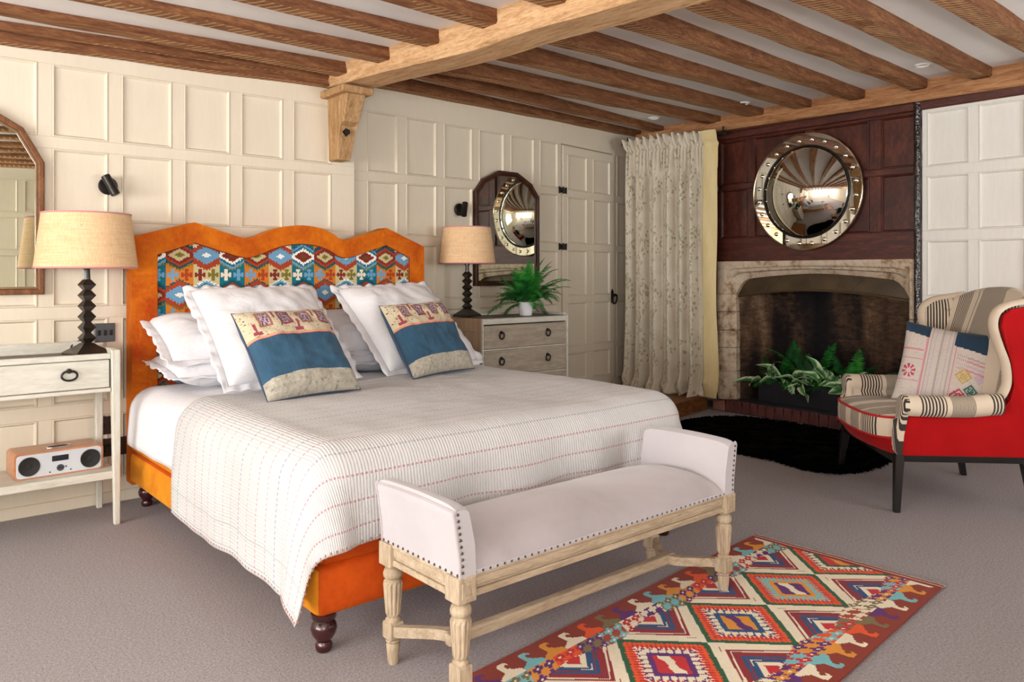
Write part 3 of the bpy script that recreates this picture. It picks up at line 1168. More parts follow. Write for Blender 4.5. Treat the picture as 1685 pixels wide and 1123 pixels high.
def white_pillow(name, w_, h_, t_, m, label, group, fw=.045, waves=30, seed=0.0, wr=.016):
    b, _ = cushion_mesh(w_, h_, t_, 36, .05, wr, seed)
    o = b.build(name, M['white_linen'], None, smooth=True, sharp=0, recalc=False)
    f = frill(w_, h_, fw, .05, waves, .008, seed).build('frill', M['white_linen'], None, smooth=True, sharp=0)
    md = f.modifiers.new('thick', 'SOLIDIFY'); md.thickness = .003
    f.parent = o
    place(o, m)
    return tag(o, label, 'pillow', group)

g = 'white frilled pillows at the headboard'
# sleeping pillows, stacked flat in two piles and leaning back on the headboard
white_pillow('sleeping_pillow', .70, .44, .15, frame((1.47, 3.83, .675), (1, 0, .0), (0, 1, .10)), 'white frilled sleeping pillow, bottom of the stack on the radio side of the bed', g, .05, 22, 1.0)
white_pillow('sleeping_pillow', .70, .44, .17, frame((1.46, 3.86, .80), (1, 0, -.02), (0, 1, .42)), 'white frilled sleeping pillow, top of the stack on the radio side of the bed', g, .05, 22, 2.0)
white_pillow('sleeping_pillow', .70, .44, .15, frame((2.28, 3.83, .675), (1, 0, 0), (0, 1, .10)), 'white frilled sleeping pillow, bottom of the stack on the chest of drawers side', g, .05, 22, 3.0)
white_pillow('sleeping_pillow', .70, .44, .17, frame((2.27, 3.86, .80), (1, 0, .02), (0, 1, .42)), 'white frilled sleeping pillow, top of the stack on the chest of drawers side', g, .05, 22, 4.0)
white_pillow('square_pillow', .62, .62, .19, frame((1.555, 3.60, .835), (1, .03, .0), (-.02, .60, .52)), 'large square white pillow with frilled edge leaning on the stack nearer the bedside table', 'large square white pillows', .045, 34, 5.0, .02)
white_pillow('square_pillow', .60, .62, .19, frame((2.335, 3.62, .835), (1, .08, .02), (-.03, .60, .52)), 'large square white pillow with frilled edge leaning on the stack nearer the chest of drawers', 'large square white pillows', .045, 34, 6.0, .02)

# patchwork scatter cushions
KC = {k: np.array(lin(v)) for k, v in dict(cream='#cdc0a4', red='#8e3f47', mauve='#a58d9a', pink='#d79a7c', blue='#33566f', grey='#a8a294', dgrey='#6f6d60', sand='#b79a63', white='#cfc6c0', ink='#3d3340').items()}
def patch_col(u, v, s, seed):
    if s < 0:
        return KC['blue']
    x, y = (u + 1) / 2, (v + 1) / 2
    x2 = x + .012 * noise.noise(Vector((x * 9, y * 9, seed)))
    y2 = y + .012 * noise.noise(Vector((x * 9, y * 9, seed + 5)))
    if y < .175 + .012 * math.sin(x * 3):
        n = noise.noise(Vector((x * 30, y * 30, seed))) + .6 * noise.noise(Vector((x * 70, y * 70, seed)))
        return KC['grey'] * (1.05 + .28 * n) if n > -.62 else KC['dgrey'] * 1.3
    if y < .60:
        n = noise.noise(Vector((x * 60, y * 8, seed))) * .16 + noise.noise(Vector((x * 4, y * 4, seed))) * .22
        return KC['blue'] * (1 + n)
    if y < .632:
        return KC['pink'] if y > .608 else KC['red']
    yy = (y2 - .635) / .355
    # four framed rectangles
    for k in range(4):
        cx = .20 + .215 * k
        dx, dy = abs(x2 - cx), abs(yy - .54)
        if dx < .066 and dy < .27:
            if dx > .046 or dy > .20:
                return KC['red'] if k % 2 else KC['red'] * .7 + KC['sand'] * .3
            n = noise.noise(Vector((x * 60, y * 60, seed)))
            return KC['mauve'] * 1.25 if n > -.1 else KC['ink']
    # T and L bars between them
    for k in range(5):
        cx = .092 + .2125 * k
        dx = abs(x2 - cx)
        if k % 2 == 0:
            hit = (dx < .012 and .05 < yy < .42) or (dx < .045 and abs(yy - .09) < .05)
        else:
            hit = (dx < .012 and .55 < yy < 1.0) or (dx < .05 and abs(yy - .93) < .06)
        if hit:
            return KC['red'] if k % 2 else KC['red'] * 1.25
    n = noise.noise(Vector((x * 45, y * 45, seed + 2)))
    if n > .42:
        return KC['sand']
    if n < -.50:
        return KC['ink'] * 1.6
    return KC['cream'] * (1 + .1 * n)
M['patch'] = attr_mat('patchwork_cloth', .92, 500, .1, .5)
def patch_cushion(m, w_, label, seed):
    b, info = cushion_mesh(w_, w_, .155, 150, .045, .014, seed)
    o = b.build('patchwork_cushion', M['patch'], None, smooth=True, sharp=0, recalc=False)
    colour_faces(o, [patch_col(u, v, s, seed) for u, v, s in info])
    b = B()
    pts = []
    for k in range(4):
        for i in range(14):
            e = -1 + 2 * i / 14
            u, v = [(e, -1), (1, e), (-e, 1), (-1, -e)][k]
            pts.append((w_ / 2 * u * (1 - .045 * (1 - v * v)), w_ / 2 * v * (1 - .045 * (1 - u * u)), 0))
    b.tube(pts, .0028, 6, closed=True)
    p = b.build('edge_cord', mat('indigo_cord', '#3a3d55', None, .8), o, smooth=True, local=True)
    place(o, m)
    return tag(o, label, 'cushion', 'patchwork scatter cushions on the bed')
patch_cushion(frame((1.445, 3.10, .785), (1, .12, .01), (-.055, .30, .36)), .44, 'embroidered cream, blue and grey patchwork cushion nearer the radio table', 1.0)
patch_cushion(frame((2.265, 3.33, .788), (1, .15, .03), (-.05, .26, .37)), .425, 'embroidered cream, blue and grey patchwork cushion nearer the chest of drawers', 9.0)

# ------------------------------------------------------------------ console bedside table
M['limed'] = wood_mat('limed_paint', '#bfbbab', '#cfccbf', '#dcd9ce', (1.0, 6, 6), .6, .12, 5)
M['limed_v'] = wood_mat('limed_paint_upright', '#bfbbab', '#cfccbf', '#dcd9ce', (6, 6, 1.0), .6, .12, 5)
M['inset'] = mat('brown_inset_top', '#5c534c', '#756a60', .5, 5)
M['limed_grey'] = wood_mat('limed_oak_drawer', '#8e8272', '#a89c8b', '#bdb3a3', (.9, 9, 9), .6, .2, 5)
M['limed_grey_v'] = wood_mat('limed_oak_side', '#a38c72', '#b89f84', '#c9b398', (9, 9, .9), .6, .2, 5)
tb = thing('console_table', 'pale painted console bedside table with one drawer and a low shelf', 'table', (.25, 3.95, 0))
tx0, tx1, ty0, ty1 = -.42, .925, 3.78, 4.125
for x, y in ((tx1, ty0), (tx1, ty1), (tx0, ty0), (tx0, ty1)):
    sx = -1 if x == tx1 else 1
    sy = 1 if y == ty0 else -1
    w0, w1 = .026, .038
    xa, ya = x, y
    B().hexa([(xa, ya, 0), (xa + sx * w0, ya, 0), (xa + sx * w0, ya + sy * w0, 0), (xa, ya + sy * w0, 0),
              (xa, ya, .78 if y == ty0 else .79), (xa + sx * w1, ya, .78 if y == ty0 else .79),
              (xa + sx * w1, ya + sy * w1, .78 if y == ty0 else .79), (xa, ya + sy * w1, .78 if y == ty0 else .79)], .004).build('leg', M['limed_v'], tb)
B().box(tx0 + .038, tx1 - .038, ty0 + .006, ty0 + .03, .74, .765, .003).box(tx0 + .038, tx1 - .038, ty0 + .004, ty0 + .03, .595, .612, .003).build('front_rail', M['limed'], tb)
B().box(tx0 + .038, tx1 - .038, ty0 + .03, ty1 - .03, .735, .752).build('top', M['inset'], tb)
b = B().box(tx0 + .036, tx1 - .036, ty1 - .022, ty1 - .004, .60, .80, .004)
b.box(tx1 - .03, tx1 - .006, ty0 + .036, ty1 - .036, .60, .782, .004).box(tx0 + .006, tx0 + .03, ty0 + .036, ty1 - .036, .60, .782, .004)
b.build('gallery', M['limed'], tb)
dr = B().box(tx0 + .045, tx1 - .044, ty0 + .008, ty0 + .3, .616, .737, .003).build('drawer', M['limed'], tb)
def ring_handle(c, rx, rz, parent, pumpkin=True, ny=-1):
    b = B()
    x, y, z = c
    pts = []
    for k in range(24):
        t = 2 * math.pi * k / 24
        dent = .30 * math.exp(-((t - math.pi / 2) / .28) ** 2) if pumpkin else 0
        pts.append((x + rx * math.cos(t), y - .012, z + rz * math.sin(t) * (1 - dent)))
    b.tube(pts, .0048, 8, closed=True)
    b.lathe([(.011, 0), (.010, .010), (.004, .016), (0, .017)], (x, y, z + rz * .9), 12, Matrix.Rotation(R(90), 4, 'X'))
    return b.build('ring_handle', M['bronze'], parent, smooth=True)
ring_handle((.722, ty0 + .008, .680), .030, .021, dr)
sh = B().box(tx0 + .01, tx1 - .006, ty0 + .012, ty1 - .012, .205, .240, .004).build('shelf', M['limed'], tb)

# radio
M['walnut'] = wood_mat('radio_walnut', '#9c5f3c', '#b97b54', '#c98f68', (1, 8, 8), .35, .08, 6, .5, .3)
M['grille'] = mat('silver_grey_grille', '#c3c9cf', '#cbd0d6', .45, 4, bump=.5, bscale=900, bdist=.001)
M['black_cone'] = mat('black_speaker', '#0e0d0d', '#1b1a19', .55, 60, bump=.3, bscale=700)
rdm = thing('tabletop_radio', 'wooden cased tabletop radio with two speakers on the console shelf', 'radio', (.70, 3.95, .240), R(2))
rw, rd, rh = .172, .085, .112      # half width, half depth, height
out = []
for cx, cz, a0 in ((rw - .016, .016, -90), (rw - .016, rh - .016, 0), (-rw + .016, rh - .016, 90), (-rw + .016, .016, 180)):
    for k in range(5):
        a = R(a0 + 90 * k / 4)
        out.append((cx + .016 * math.cos(a), cz + .016 * math.sin(a)))
B().prism(out, lambda x, z: (x, -rd, z), lambda x, z: (x, rd, z)).build('case', M['walnut'], rdm, smooth=True, local=True)
inn = [(x * .955, (z - rh / 2) * .88 + rh / 2) for x, z in out]
fp = B().prism(inn, lambda x, z: (x, -rd - .004, z), lambda x, z: (x, -rd + .01, z), .002).build('front_panel', M['grille'], rdm, local=True)
rx = Matrix.Rotation(R(90), 4, 'X')
for sx in (-1, 1):
    B().lathe([(.040, .0), (.0405, .004), (.038, .0055), (.034, .0042), (.012, .0022), (.011, .0032), (0, .0045)], (sx * .118, -rd - .003, rh / 2), 36, rx).build('speaker', M['black_cone'], fp, smooth=True, local=True)
B().box(-.032, .032, -rd - .0055, -rd, .064, .088, .0008).build('display', mat('radio_display', '#23262d', None, .2), fp, local=True)
B().lathe([(.0145, 0), (.0145, .0035), (.0125, .004), (.0125, .0015), (0, .0015)], (0, -rd - .003, .034), 28, rx).build('badge', mat('radio_badge_ring', '#4a4c52', None, .4), fp, local=True)
b = B()
for zz, ww in ((.037, .009), (.034, .011), (.031, .009)):
    b.box(-ww, ww, -rd - .0065, -rd - .004, zz - .0008, zz + .0008)
for xx, zz in ((-.040, .020), (.040, .020), (.022, .036)):
    b.lathe([(.0035, 0), (.003, .003), (0, .003)], (xx, -rd - .003, zz), 12, rx)
tag(b.build('badge_marks', mat('radio_badge', '#2a2c32', None, .4), fp, local=True), kind='stuff')
def stad(hw, r, n=10):
    return [(hw + r * math.cos(R(-90 + 180 * k / n)), r * math.sin(R(-90 + 180 * k / n))) for k in range(n + 1)] + \
           [(-hw + r * math.cos(R(90 + 180 * k / n)), r * math.sin(R(90 + 180 * k / n))) for k in range(n + 1)]
tp = B().ring(stad(.03, .022), stad(.026, .017), lambda x, y: (x + .01, y - .01, rh - .002), lambda x, y: (x + .01, y - .01, rh + .003), .001, 1).build('top_control_surround', mat('satin_chrome', '#d9dadc', None, .25, metal=.9), rdm, local=True)
b = B().prism(stad(.026, .017), lambda x, y: (x + .01, y - .01, rh - .001), lambda x, y: (x + .01, y - .01, rh + .0008))
for k in range(-2, 3):
    b.lathe([(.005, 0), (.005, .003), (0, .0035)], (.01 + k * .011, -.01, rh + .0005), 12)
b.build('control_buttons', M['black_cone'], tp, local=True)

# ------------------------------------------------------------------ table lamps
def shade_mat():
    t = NT('woven_raffia_shade')
    t.set(.85, 0, .2)
    v = t.coord('Object', (1, 1, 30))
    n1 = t.noise(v, 9, 4, .7)
    n2 = t.noise(t.coord('Object', (30, 30, 1)), 9, 3, .7)
    f = t.math('MULTIPLY', t.math('ADD', n1, n2), .5)
    t.base(t.ramp(f, [(.32, lin('#d2a477')), (.55, lin('#e6c49a')), (.75, lin('#f0d8b6'))]))
    t.bump(f, .3, .003)
    t.b.inputs['Subsurface Weight'].default_value = .0
    t.b.inputs['Transmission Weight'].default_value = 0
    return t.m
M['raffia'] = shade_mat()
M['pink_trim'] = mat('pink_trim', '#c98a8c', None, .8)
M['ebony'] = mat('dark_turned_base', '#191411', '#2d241e', .3, 9, coat=.2)
M['shade_inner'] = mat('shade_lining', '#efe3cd', None, .8)
def lamp(loc, hs, s, label):
    """s: shade scale; hs: (height of column top, shade bottom, shade top, bottom radius, top radius)"""
    t = thing('table_lamp', label, 'lamp', loc, R(12), 'raffia shaded table lamps')
    top, z0, z1, r0, r1 = hs
    b = B()
    k = s
    b.lathe([(.108 * k, 0), (.108 * k, .008), (.10 * k, .014), (.045 * k, .042), (.03 * k, .052)], seg=4, square=True)
    b.build('foot', M['ebony'], t, local=True)
    n = 6
    a = .05 * k
    st = (top - a - .045 * k) / n
    for i in range(n):
        zz = a + i * st
        B().lathe([(.018 * k, zz), (.041 * k, zz + st * .5), (.018 * k, zz + st)], seg=4, square=True).build('diamond_block', M['ebony'], t, local=True)
    B().lathe([(.015 * k, a + n * st), (.013 * k, top), (.018 * k, top + .004), (.018 * k, top + .04), (.010 * k, top + .045)], seg=14).build('stem', M['ebony'], t, smooth=True, local=True)
    b = B()
    b.lathe([(r0, z0), (r0 * .5 + r1 * .5, z0 * .5 + z1 * .5), (r1, z1), (r1 - .004, z1), (r0 - .004, z0), (r0, z0)], seg=56)
    b.bm.faces.ensure_lookup_table()
    for f in [f for f in b.bm.faces if len(f.verts) > 4]:
        b.bm.faces.remove(f)
    sh = b.build('lamp_shade', M['raffia'], t, smooth=True, local=True, sharp=50, weld=True)
    for r_, z_ in ((r0, z0), (r1, z1)):
        B().tube([(r_ * math.cos(q * math.pi / 28), r_ * math.sin(q * math.pi / 28), z_) for q in range(56)], .0040, 6, closed=True).build('shade_trim', M['pink_trim'], sh, smooth=True, local=True)
    b = B()
    zc = z0 + (z1 - z0) * .75
    rc = r0 + (r1 - r0) * .75
    for q in range(3):
        an = q * 2 * math.pi / 3
        b.tube([(0, 0, zc), (rc * math.cos(an), rc * math.sin(an), zc)], .002, 5)
    b.lathe([(.014, top + .03), (.014, zc + .01)], seg=10)
    b.build('shade_carrier', M['black_metal'], sh, local=True)
    return t
lamp((.825, 3.95, .752), (.385, .393, .637, .211, .181), 1.0, 'table lamp with raffia shade and dark stacked block base on the console table')
lamp((3.125, 4.13, .835), (.335, .352, .588, .187, .158), .88, 'table lamp with raffia shade and dark base on the chest of drawers')
# cable of the first lamp
tag(B().tube([(.80, 4.06, .765), (.79, 4.10, .775), (.80, 4.108, .79), (.83, 4.135, .80), (.86, 4.152, .78)], .004, 6).build('lamp_cable', M['black_cone'], None, smooth=True), 'short black cable running from lamp foot on console to the wall', 'cable')

# ------------------------------------------------------------------ reading lights
def reading_light(W, a, z, tilt, label):
    c = Vector(W(a, z, 0))
    nrm = Vector((W.N[0], W.N[1], 0))
    t = thing('wall_reading_light', label, 'light', c, 0, 'wall reading lights')
    rot = nrm.to_track_quat('Z', 'Y').to_matrix().to_4x4()
    B().lathe([(.043, 0), (.043, .012), (.040, .016), (0, .016)], c, 32, rot).build('rose', M['bronze'], t, smooth=True)
    B().tube([c + nrm * .012, c + nrm * .05], .009, 12).build('arm', M['bronze'], t, smooth=True)
    hc = c + nrm * .055
    d = Vector((W.D[0], W.D[1], 0)) * math.sin(tilt) + Vector((0, 0, 1)) * math.cos(tilt)
    d = (d + nrm * -.25).normalized()
    B().tube([hc - d * .052, hc - d * .050, hc + d * .050, hc + d * .052], [.018, .021, .021, .018], 20).build('head', M['bronze'], t, smooth=True)
reading_light(WL, .962, 1.545, R(-24), 'dark bronze wall reading light above the raffia lamp by the console table')
reading_light(WR, .925, 1.56, R(24), 'dark bronze wall reading light between headboard and arched mirror')

# ------------------------------------------------------------------ sockets and switches
M['steel'] = mat('gunmetal_plate', '#55565a', '#606166', .35, 5, metal=.5)
M['brown_plate'] = mat('bronze_plate', '#332620', '#3f3028', .4, 5, metal=.4)
def plate(a, z, w_, h_, m, label, rockers, name='wall_switch', cat='switch'):
    t = thing(name, label, cat, WL(a, z, .004), 0)
    WL.slab(B(), [(a - w_, z - h_), (a + w_, z - h_), (a + w_, z + h_), (a - w_, z + h_)], -.012, .011, .002).build('plate', m, t)
    for k in range(rockers):
        c = a + (k - (rockers - 1) / 2) * .026
        WL.slab(B(), [(c - .007, z - .013), (c + .007, z - .013), (c + .007, z + .012), (c - .007, z + .012)], .009, .0155, .001).build('rocker', M['black_metal'], t)
    return t
plate(.948, .832, .045, .045, M['steel'], 'grey metal triple switch plate on the panelling beside the lamp foot', 3)
plate(.955, .380, .045, .043, M['brown_plate'], 'dark bronze socket plate on wall under console, the upper one', 2, 'wall_socket', 'socket')
t = plate(.985, .272, .073, .043, M['brown_plate'], 'dark bronze double socket plate on wall under console, the lower one', 2, 'wall_socket', 'socket')
WL.slab(B(), [(.945, .25), (.975, .25), (.975, .285), (.945, .285)], .01, .035, .003).build('plug', M['black_cone'], t)

# ------------------------------------------------------------------ arched mirrors
def mirror_mat(name, tint, rough=.015):
    t = NT(name)
    t.b.inputs['Metallic'].default_value = 1
    t.b.inputs['Roughness'].default_value = rough
    t.base(lin(tint))
    return t.m
M['mirror'] = mirror_mat('mirror_glass', '#dfe6da')
M['mirror_old'] = mirror_mat('aged_mirror_glass', '#f6f5ee', .015)
def arched_mirror(W, a, z0, zs, frame_m, inner_m, label, gold=False):
    t = thing('arched_mirror', label, 'mirror', W(a, z0, .0), 0, 'arched wooden wall mirrors')
    hw = .322
    H1, H2, H3 = zs
    outl = [(-hw, z0), (hw, z0), (hw, H1), (.238, H2), (.092, H3), (-.092, H3), (-.238, H2), (-hw, H1)]
    def inset(pts, k):
        n = len(pts)
        out = []
        for i in range(n):
            p0, p1, p2 = Vector(pts[i - 1]), Vector(pts[i]), Vector(pts[(i + 1) % n])
            e1, e2 = (p1 - p0).normalized(), (p2 - p1).normalized()
            n1, n2 = Vector((-e1.y, e1.x)), Vector((-e2.y, e2.x))
            m = (n1 + n2)
            m = m / max(.3, m.length_squared) * 2
            out.append(tuple(p1 + m * k))
        return out
    mid, inn = inset(outl, .026), inset(outl, .036)
    f = lambda d: (lambda x, z: W(a + x, z, d))
    B().ring(outl, mid, f(.0), f(.034), .006, 2).build('frame', frame_m, t)
    B().ring(mid, inn, f(.002), f(.024), .002, 1).build('frame_slip', inner_m, t)
    b = B()
    b.prism(inn, f(.012), f(.016))
    b.build('mirror_glass', M['mirror'], t)
    return t
M['mirror_wood'] = wood_mat('mirror_frame_walnut', '#4a2c18', '#74492b', '#95653f', (5, 5, 1.5), .45, .2)
M['mirror_wood_dark'] = wood_mat('mirror_frame_mahogany', '#1f0d08', '#3a1c12', '#5a3020', (5, 5, 1.5), .35, .2)
M['slip'] = mat('bronze_slip', '#7a6047', '#8c7052', .45, 10, metal=.3)
arched_mirror(WL, .368, 1.022, (1.632, 1.783, 1.868), M['mirror_wood'], M['slip'], 'arched walnut framed mirror on cream panelling above the console table')
A4 = R(3.5)
mc = WR(1.388, 0, .030)
WM = Wall((mc[0] - 1.388 * math.cos(A4), mc[1] - 1.388 * math.sin(A4)), (math.cos(A4), math.sin(A4)), (math.sin(A4), -math.cos(A4)))
arched_mirror(WM, 1.388, 1.03, (1.70, 1.795, 1.865), M['mirror_wood_dark'], M['mirror_wood_dark'], 'arched dark mahogany mirror on cream panelling above the chest of drawers')

# ------------------------------------------------------------------ chest of drawers
ch = thing('chest_of_drawers', 'limed oak chest of drawers beyond the bed with ring handles', 'chest', (3.46, 4.08, 0))
cx0, cx1, cy0, cy1, cz = 3.072, 3.838, 3.90, 4.27, .828
# side panels with recessed field
for x0, x1, sgn in ((cx0, cx0 + .022, -1), (cx1 - .022, cx1, 1)):
    b = B().box(x0, x1, cy0 + .012, cy0 + .07, .03, cz, .003).box(x0, x1, cy1 - .06, cy1, .03, cz, .003)
    b.box(x0, x1, cy0 + .07, cy1 - .06, cz - .09, cz, .003).box(x0, x1, cy0 + .07, cy1 - .06, .03, .12, .003)
    b.box(x0 + (.008 if sgn < 0 else 0), x1 - (0 if sgn < 0 else .008), cy0 + .07, cy1 - .06, .12, cz - .09)
    b.build('side_panel', M['limed_grey_v'], ch)
B().box(cx0 + .022, cx1 - .022, cy1 - .015, cy1, .03, cz).build('back_panel', M['limed_grey_v'], ch)
fr = B().box(cx0 + .001, cx0 + .012, cy0, cy0 + .03, .03, cz, .002).box(cx1 - .016, cx1 - .001, cy0, cy0 + .03, .03, cz, .002)
fr.box(cx0 + .012, cx1 - .016, cy0 + .004, cy0 + .03, .790, cz - .002, .003).build('face_frame', M['limed'], ch)
B().box(cx0 + .02, cx1 - .02, cy0 + .03, cy1 - .015, .80, .829).build('top', M['inset'], ch)
b = B().box(cx1 - .018, cx1, cy0 + .02, cy1, .826, .845, .004).box(cx0 + .02, cx1 - .018, cy1 - .018, cy1, .826, .845, .004)
b.build('gallery', M['limed'], ch)
for z0, z1 in ((.632, .782), (.455, .622), (.278, .445), (.10, .268)):
    d = B().box(cx0 + .015, cx1 - .019, cy0 + .003, cy0 + .32, z0, z1, .004).build('drawer', M['limed_grey'], ch)
    b = B().box(cx0 + .013, cx1 - .017, cy0 + .006, cy0 + .03, z0 - .009, z0 - .002).build('drawer_rail', M['limed'], ch)
    zc = (z0 + z1) / 2 + .008
    for x in (3.228, 3.638):
        ring_handle((x, cy0 + .003, zc), .019, .022, d, True)
B().box(cx0, cx1, cy0 + .01, cy1, 0, .09, .004).build('plinth', M['limed_grey'], ch)

# ------------------------------------------------------------------ ferns
def leaf_mat(name, a, b_, c, rough=.45):
    t = NT(name)
    t.set(rough, 0, .4)
    n = t.noise(t.coord('Object'), 14, 3, .6)
    t.base(t.ramp(n, [(.3, lin(a)), (.5, lin(b_)), (.72, lin(c))]))
    t.b.inputs['Subsurface Weight'].default_value = 0
    return t.m
M['fern'] = leaf_mat('fern_green', '#17501c', '#2a7f2c', '#4aab3f')
M['fern_dark'] = leaf_mat('fern_dark_green', '#103a18', '#1d5a28', '#36803c')
def frond(base, d, length, droop, width, pairs=22, seed=0, lobes=True):
    """an arching frond: tapered leaflets in pairs along a curved stalk"""
    r = random.Random(seed)
    base = Vector(base)
    d = Vector(d).normalized()
    side = d.cross(Vector((0, 0, 1)))
    if side.length < .05:
        side = Vector((1, 0, 0))
    side.normalize()
    hd = Vector((d.x, d.y, 0))
    hd = hd.normalized() if hd.length > 1e-4 else Vector((0, -1, 0))
    pts = []
    p = base.copy()
    v = d.copy()
    n = pairs + 6
    tw = r.uniform(-.5, .5)
    for i in range(n + 1):
        pts.append(p.copy())
        v = (v + Vector((0, 0, -1)) * droop / n * (0.5 + i / n * 1.6) + side * tw / n * .5).normalized()
        p = p + v * length / n
    b = B()
    b.tube(pts[::2] + [pts[-1]], [.0022 * (1 - i / (len(pts[::2]) + 1)) + .0005 for i in range(len(pts[::2]) + 1)], 4)
    for i in range(4, n):
        t = (i - 4) / (n - 4)
        c = pts[i]
        tan = (pts[i + 1] - pts[i]).normalized()
        s = tan.cross(Vector((0, 0, 1)))
        s = s.normalized() if s.length > .05 else side
        up = s.cross(tan)
        L = width * (math.sin(math.pi * min(1, t * .86 + .14)) ** .7) * (1 - .35 * t) * r.uniform(.88, 1.1)
        for sg in (-1, 1):
            ax = (s * sg + tan * (.45 + .35 * t) + up * r.uniform(-.22, .12)).normalized()
            nn = ax.cross(tan).normalized()
            wv = tan * (length / n * .42)
            q = []
            for f, wd, dp in ((0, .55, 0), (.35, 1.0, -.02), (.7, .72, -.10), (1.0, .0, -.22)):
                m = c + ax * L * f + Vector((0, 0, dp * L))
                q.append((m - wv * wd, m + wv * wd))
            vs = [b.bm.verts.new(k) for pr in q[:3] for k in pr] + [b.bm.verts.new(q[3][0])]
            b.bm.faces.new((vs[0], vs[1], vs[3], vs[2]))
            b.bm.faces.new((vs[2], vs[3], vs[5], vs[4]))
            b.bm.faces.new((vs[4], vs[5], vs[6]))
    return b
pf = thing('potted_fern', 'green fern in a small white pot on the chest of drawers', 'plant', (3.545, 4.02, .829))
M['pot'] = mat('white_glazed_pot', '#e9ebef', '#f3f4f6', .3, 10, coat=.3)
B().lathe([(.038, 0), (.043, .004), (.053, .088), (.054, .095), (.050, .095), (.049, .083), (0, .081)], (3.545, 4.02, .829), 36).build('pot', M['pot'], pf, smooth=True)
rr = random.Random(3)
for i in range(78):
    az = i * 2.39996 + rr.uniform(-.3, .3)
    el = R(rr.choice((12, 28, 42, 55, 72, 80)) + rr.uniform(-6, 6))
    L = rr.uniform(.22, .37)
    dx, dy = math.cos(az), math.sin(az)
    if dy > .3:
        L *= .72
    if dy < -.1 and el < R(40):
        el = R(rr.uniform(32, 60))
    frond((3.545 + .016 * dx, 4.02 + .016 * dy, .905), (dx * math.cos(el), dy * math.cos(el), math.sin(el)), L, rr.uniform(.8, 1.6), .062, 34, i).build(
        'frond', M['fern'] if i % 3 else M['fern_dark'], pf, recalc=False)

# ------------------------------------------------------------------ fireplace
def stone_mat():
    t = NT('worn_limestone')
    t.set(.85, 0, .2)
    v = t.coord('Object', (1, 1, 1))
    n1 = t.noise(v, 5, 6, .7, .5)
    n2 = t.noise(v, 22, 5, .7)
    f = t.math('MULTIPLY_ADD', n2, .5, t.math('MULTIPLY', n1, .6))
    t.base(t.ramp(f, [(.36, lin('#4f3424')), (.45, lin('#8a6e57')), (.54, lin('#b9a48c')), (.70, lin('#cfc0ac'))]))
    t.bump(f, .7, .02)
    return t.m
M['stone'] = stone_mat()
def soot_mat():
    t = NT('sooty_firebrick')
    t.set(.8, 0, .25)
    v = t.coord('Object', (1, 1, .28))
    n1 = t.noise(v, 1.9, 4, .55, .4)
    n2 = t.noise(t.coord('Object', (1, 1, 2.5)), 14, 5, .7)
    f = t.math('MULTIPLY_ADD', n2, .22, t.math('MULTIPLY', n1, .9))
    t.base(t.ramp(f, [(.47, lin('#141116')), (.58, lin('#2a211e')), (.66, lin('#5f4634')), (.76, lin('#a08063'))]))
    t.bump(n2, .9, .03)
    return t.m
M['soot'] = soot_mat()
M['hood'] = mat('dull_copper_hood', '#3f3222', '#57462f', .5, 5, metal=.35, bump=.15, bscale=12)
M['brick'] = mat('hearth_brick', '#4a2524', '#6e3a34', .75, 9, bump=.6, bscale=60)
M['mortar'] = mat('hearth_mortar', '#5c5452', '#756c6a', .9, 30, bump=.4, bscale=80)
M['slate'] = mat('dark_slate', '#2c2b31', '#3a3940', .55, 6, bump=.2, bscale=30)
fp = thing('stone_fireplace', 'Tudor arched stone fireplace with sooty hearth under the dark oak panelling', 'fireplace', (5.45, 2.95, 0))
# arch outline in (y, z): inner and outer with matching counts
def arch_z(y):
    # flat four-centred arch: shoulders near the jambs, slight point in the middle
    t = abs((y - 2.943) / .672)
    return 1.118 - .055 * t ** 1.6 - .10 * max(0, (t - .82) / .18) ** 2.2
ys = [3.615 - (3.615 - 2.27) * i / 40 for i in range(41)]
inner = [(3.615, .10), (3.615, .5)] + [(y, arch_z(y)) for y in ys] + [(2.27, .5), (2.27, .10)]
inner[2] = (3.615, .955); inner[42] = (2.27, .955)
# lintel
li = [(y, z) for y, z in inner[2:43]]
lo = [(3.738, .955)] + [(3.738 + (2.222 - 3.738) * (i / 38), 1.215) for i in range(39)] + [(2.222, .955)]
b = B()
prof = [(0.0, 5.37), (.16, 5.37), (.40, 5.382), (.46, 5.398), (.62, 5.405), (.70, 5.43), (1.0, 5.455), (1.0, 5.60)]
rings = []
for k, x in prof:
    rings.append([b.bm.verts.new((x + .004 * noise.noise(Vector((i * .3, k * 5, 2))), oy + (iy - oy) * k, oz + (iz - oz) * k)) for (oy, oz), (iy, iz) in zip(lo, li)])
for r0, r1 in zip(rings, rings[1:]):
    for i in range(40):
        b.bm.faces.new((r0[i], r0[i + 1], r1[i + 1], r1[i]))
back = [b.bm.verts.new((5.60, oy, oz)) for oy, oz in lo]
for i in range(40):
    b.bm.faces.new((rings[0][i + 1], rings[0][i], back[i], back[i + 1]))
b.build('lintel', M['stone'], fp, smooth=True, sharp=35)
# jamb stones
def jamb(side):
    yo, yi = (3.738, 3.615) if side > 0 else (2.222, 2.27)
    zs = [.10, .33, .52, .66, .81, .955]
    for k, (z0, z1) in enumerate(zip(zs, zs[1:])):
        b = B()
        pr = [(yo, 5.60), (yo, 5.37), (yo + (yi - yo) * .16, 5.37), (yo + (yi - yo) * .42, 5.383), (yo + (yi - yo) * .62, 5.405), (yo + (yi - yo) * .72, 5.43), (yi, 5.455), (yi, 5.60)]
        j = .004 * math.sin(k * 4.1 + side)
        b.prism(pr, lambda y, x: (x + j, y, z0 + .0015), lambda y, x: (x + j, y, z1 - .0015), .004)
        b.build('jamb_stone', M['stone'], fp)
jamb(1); jamb(-1)
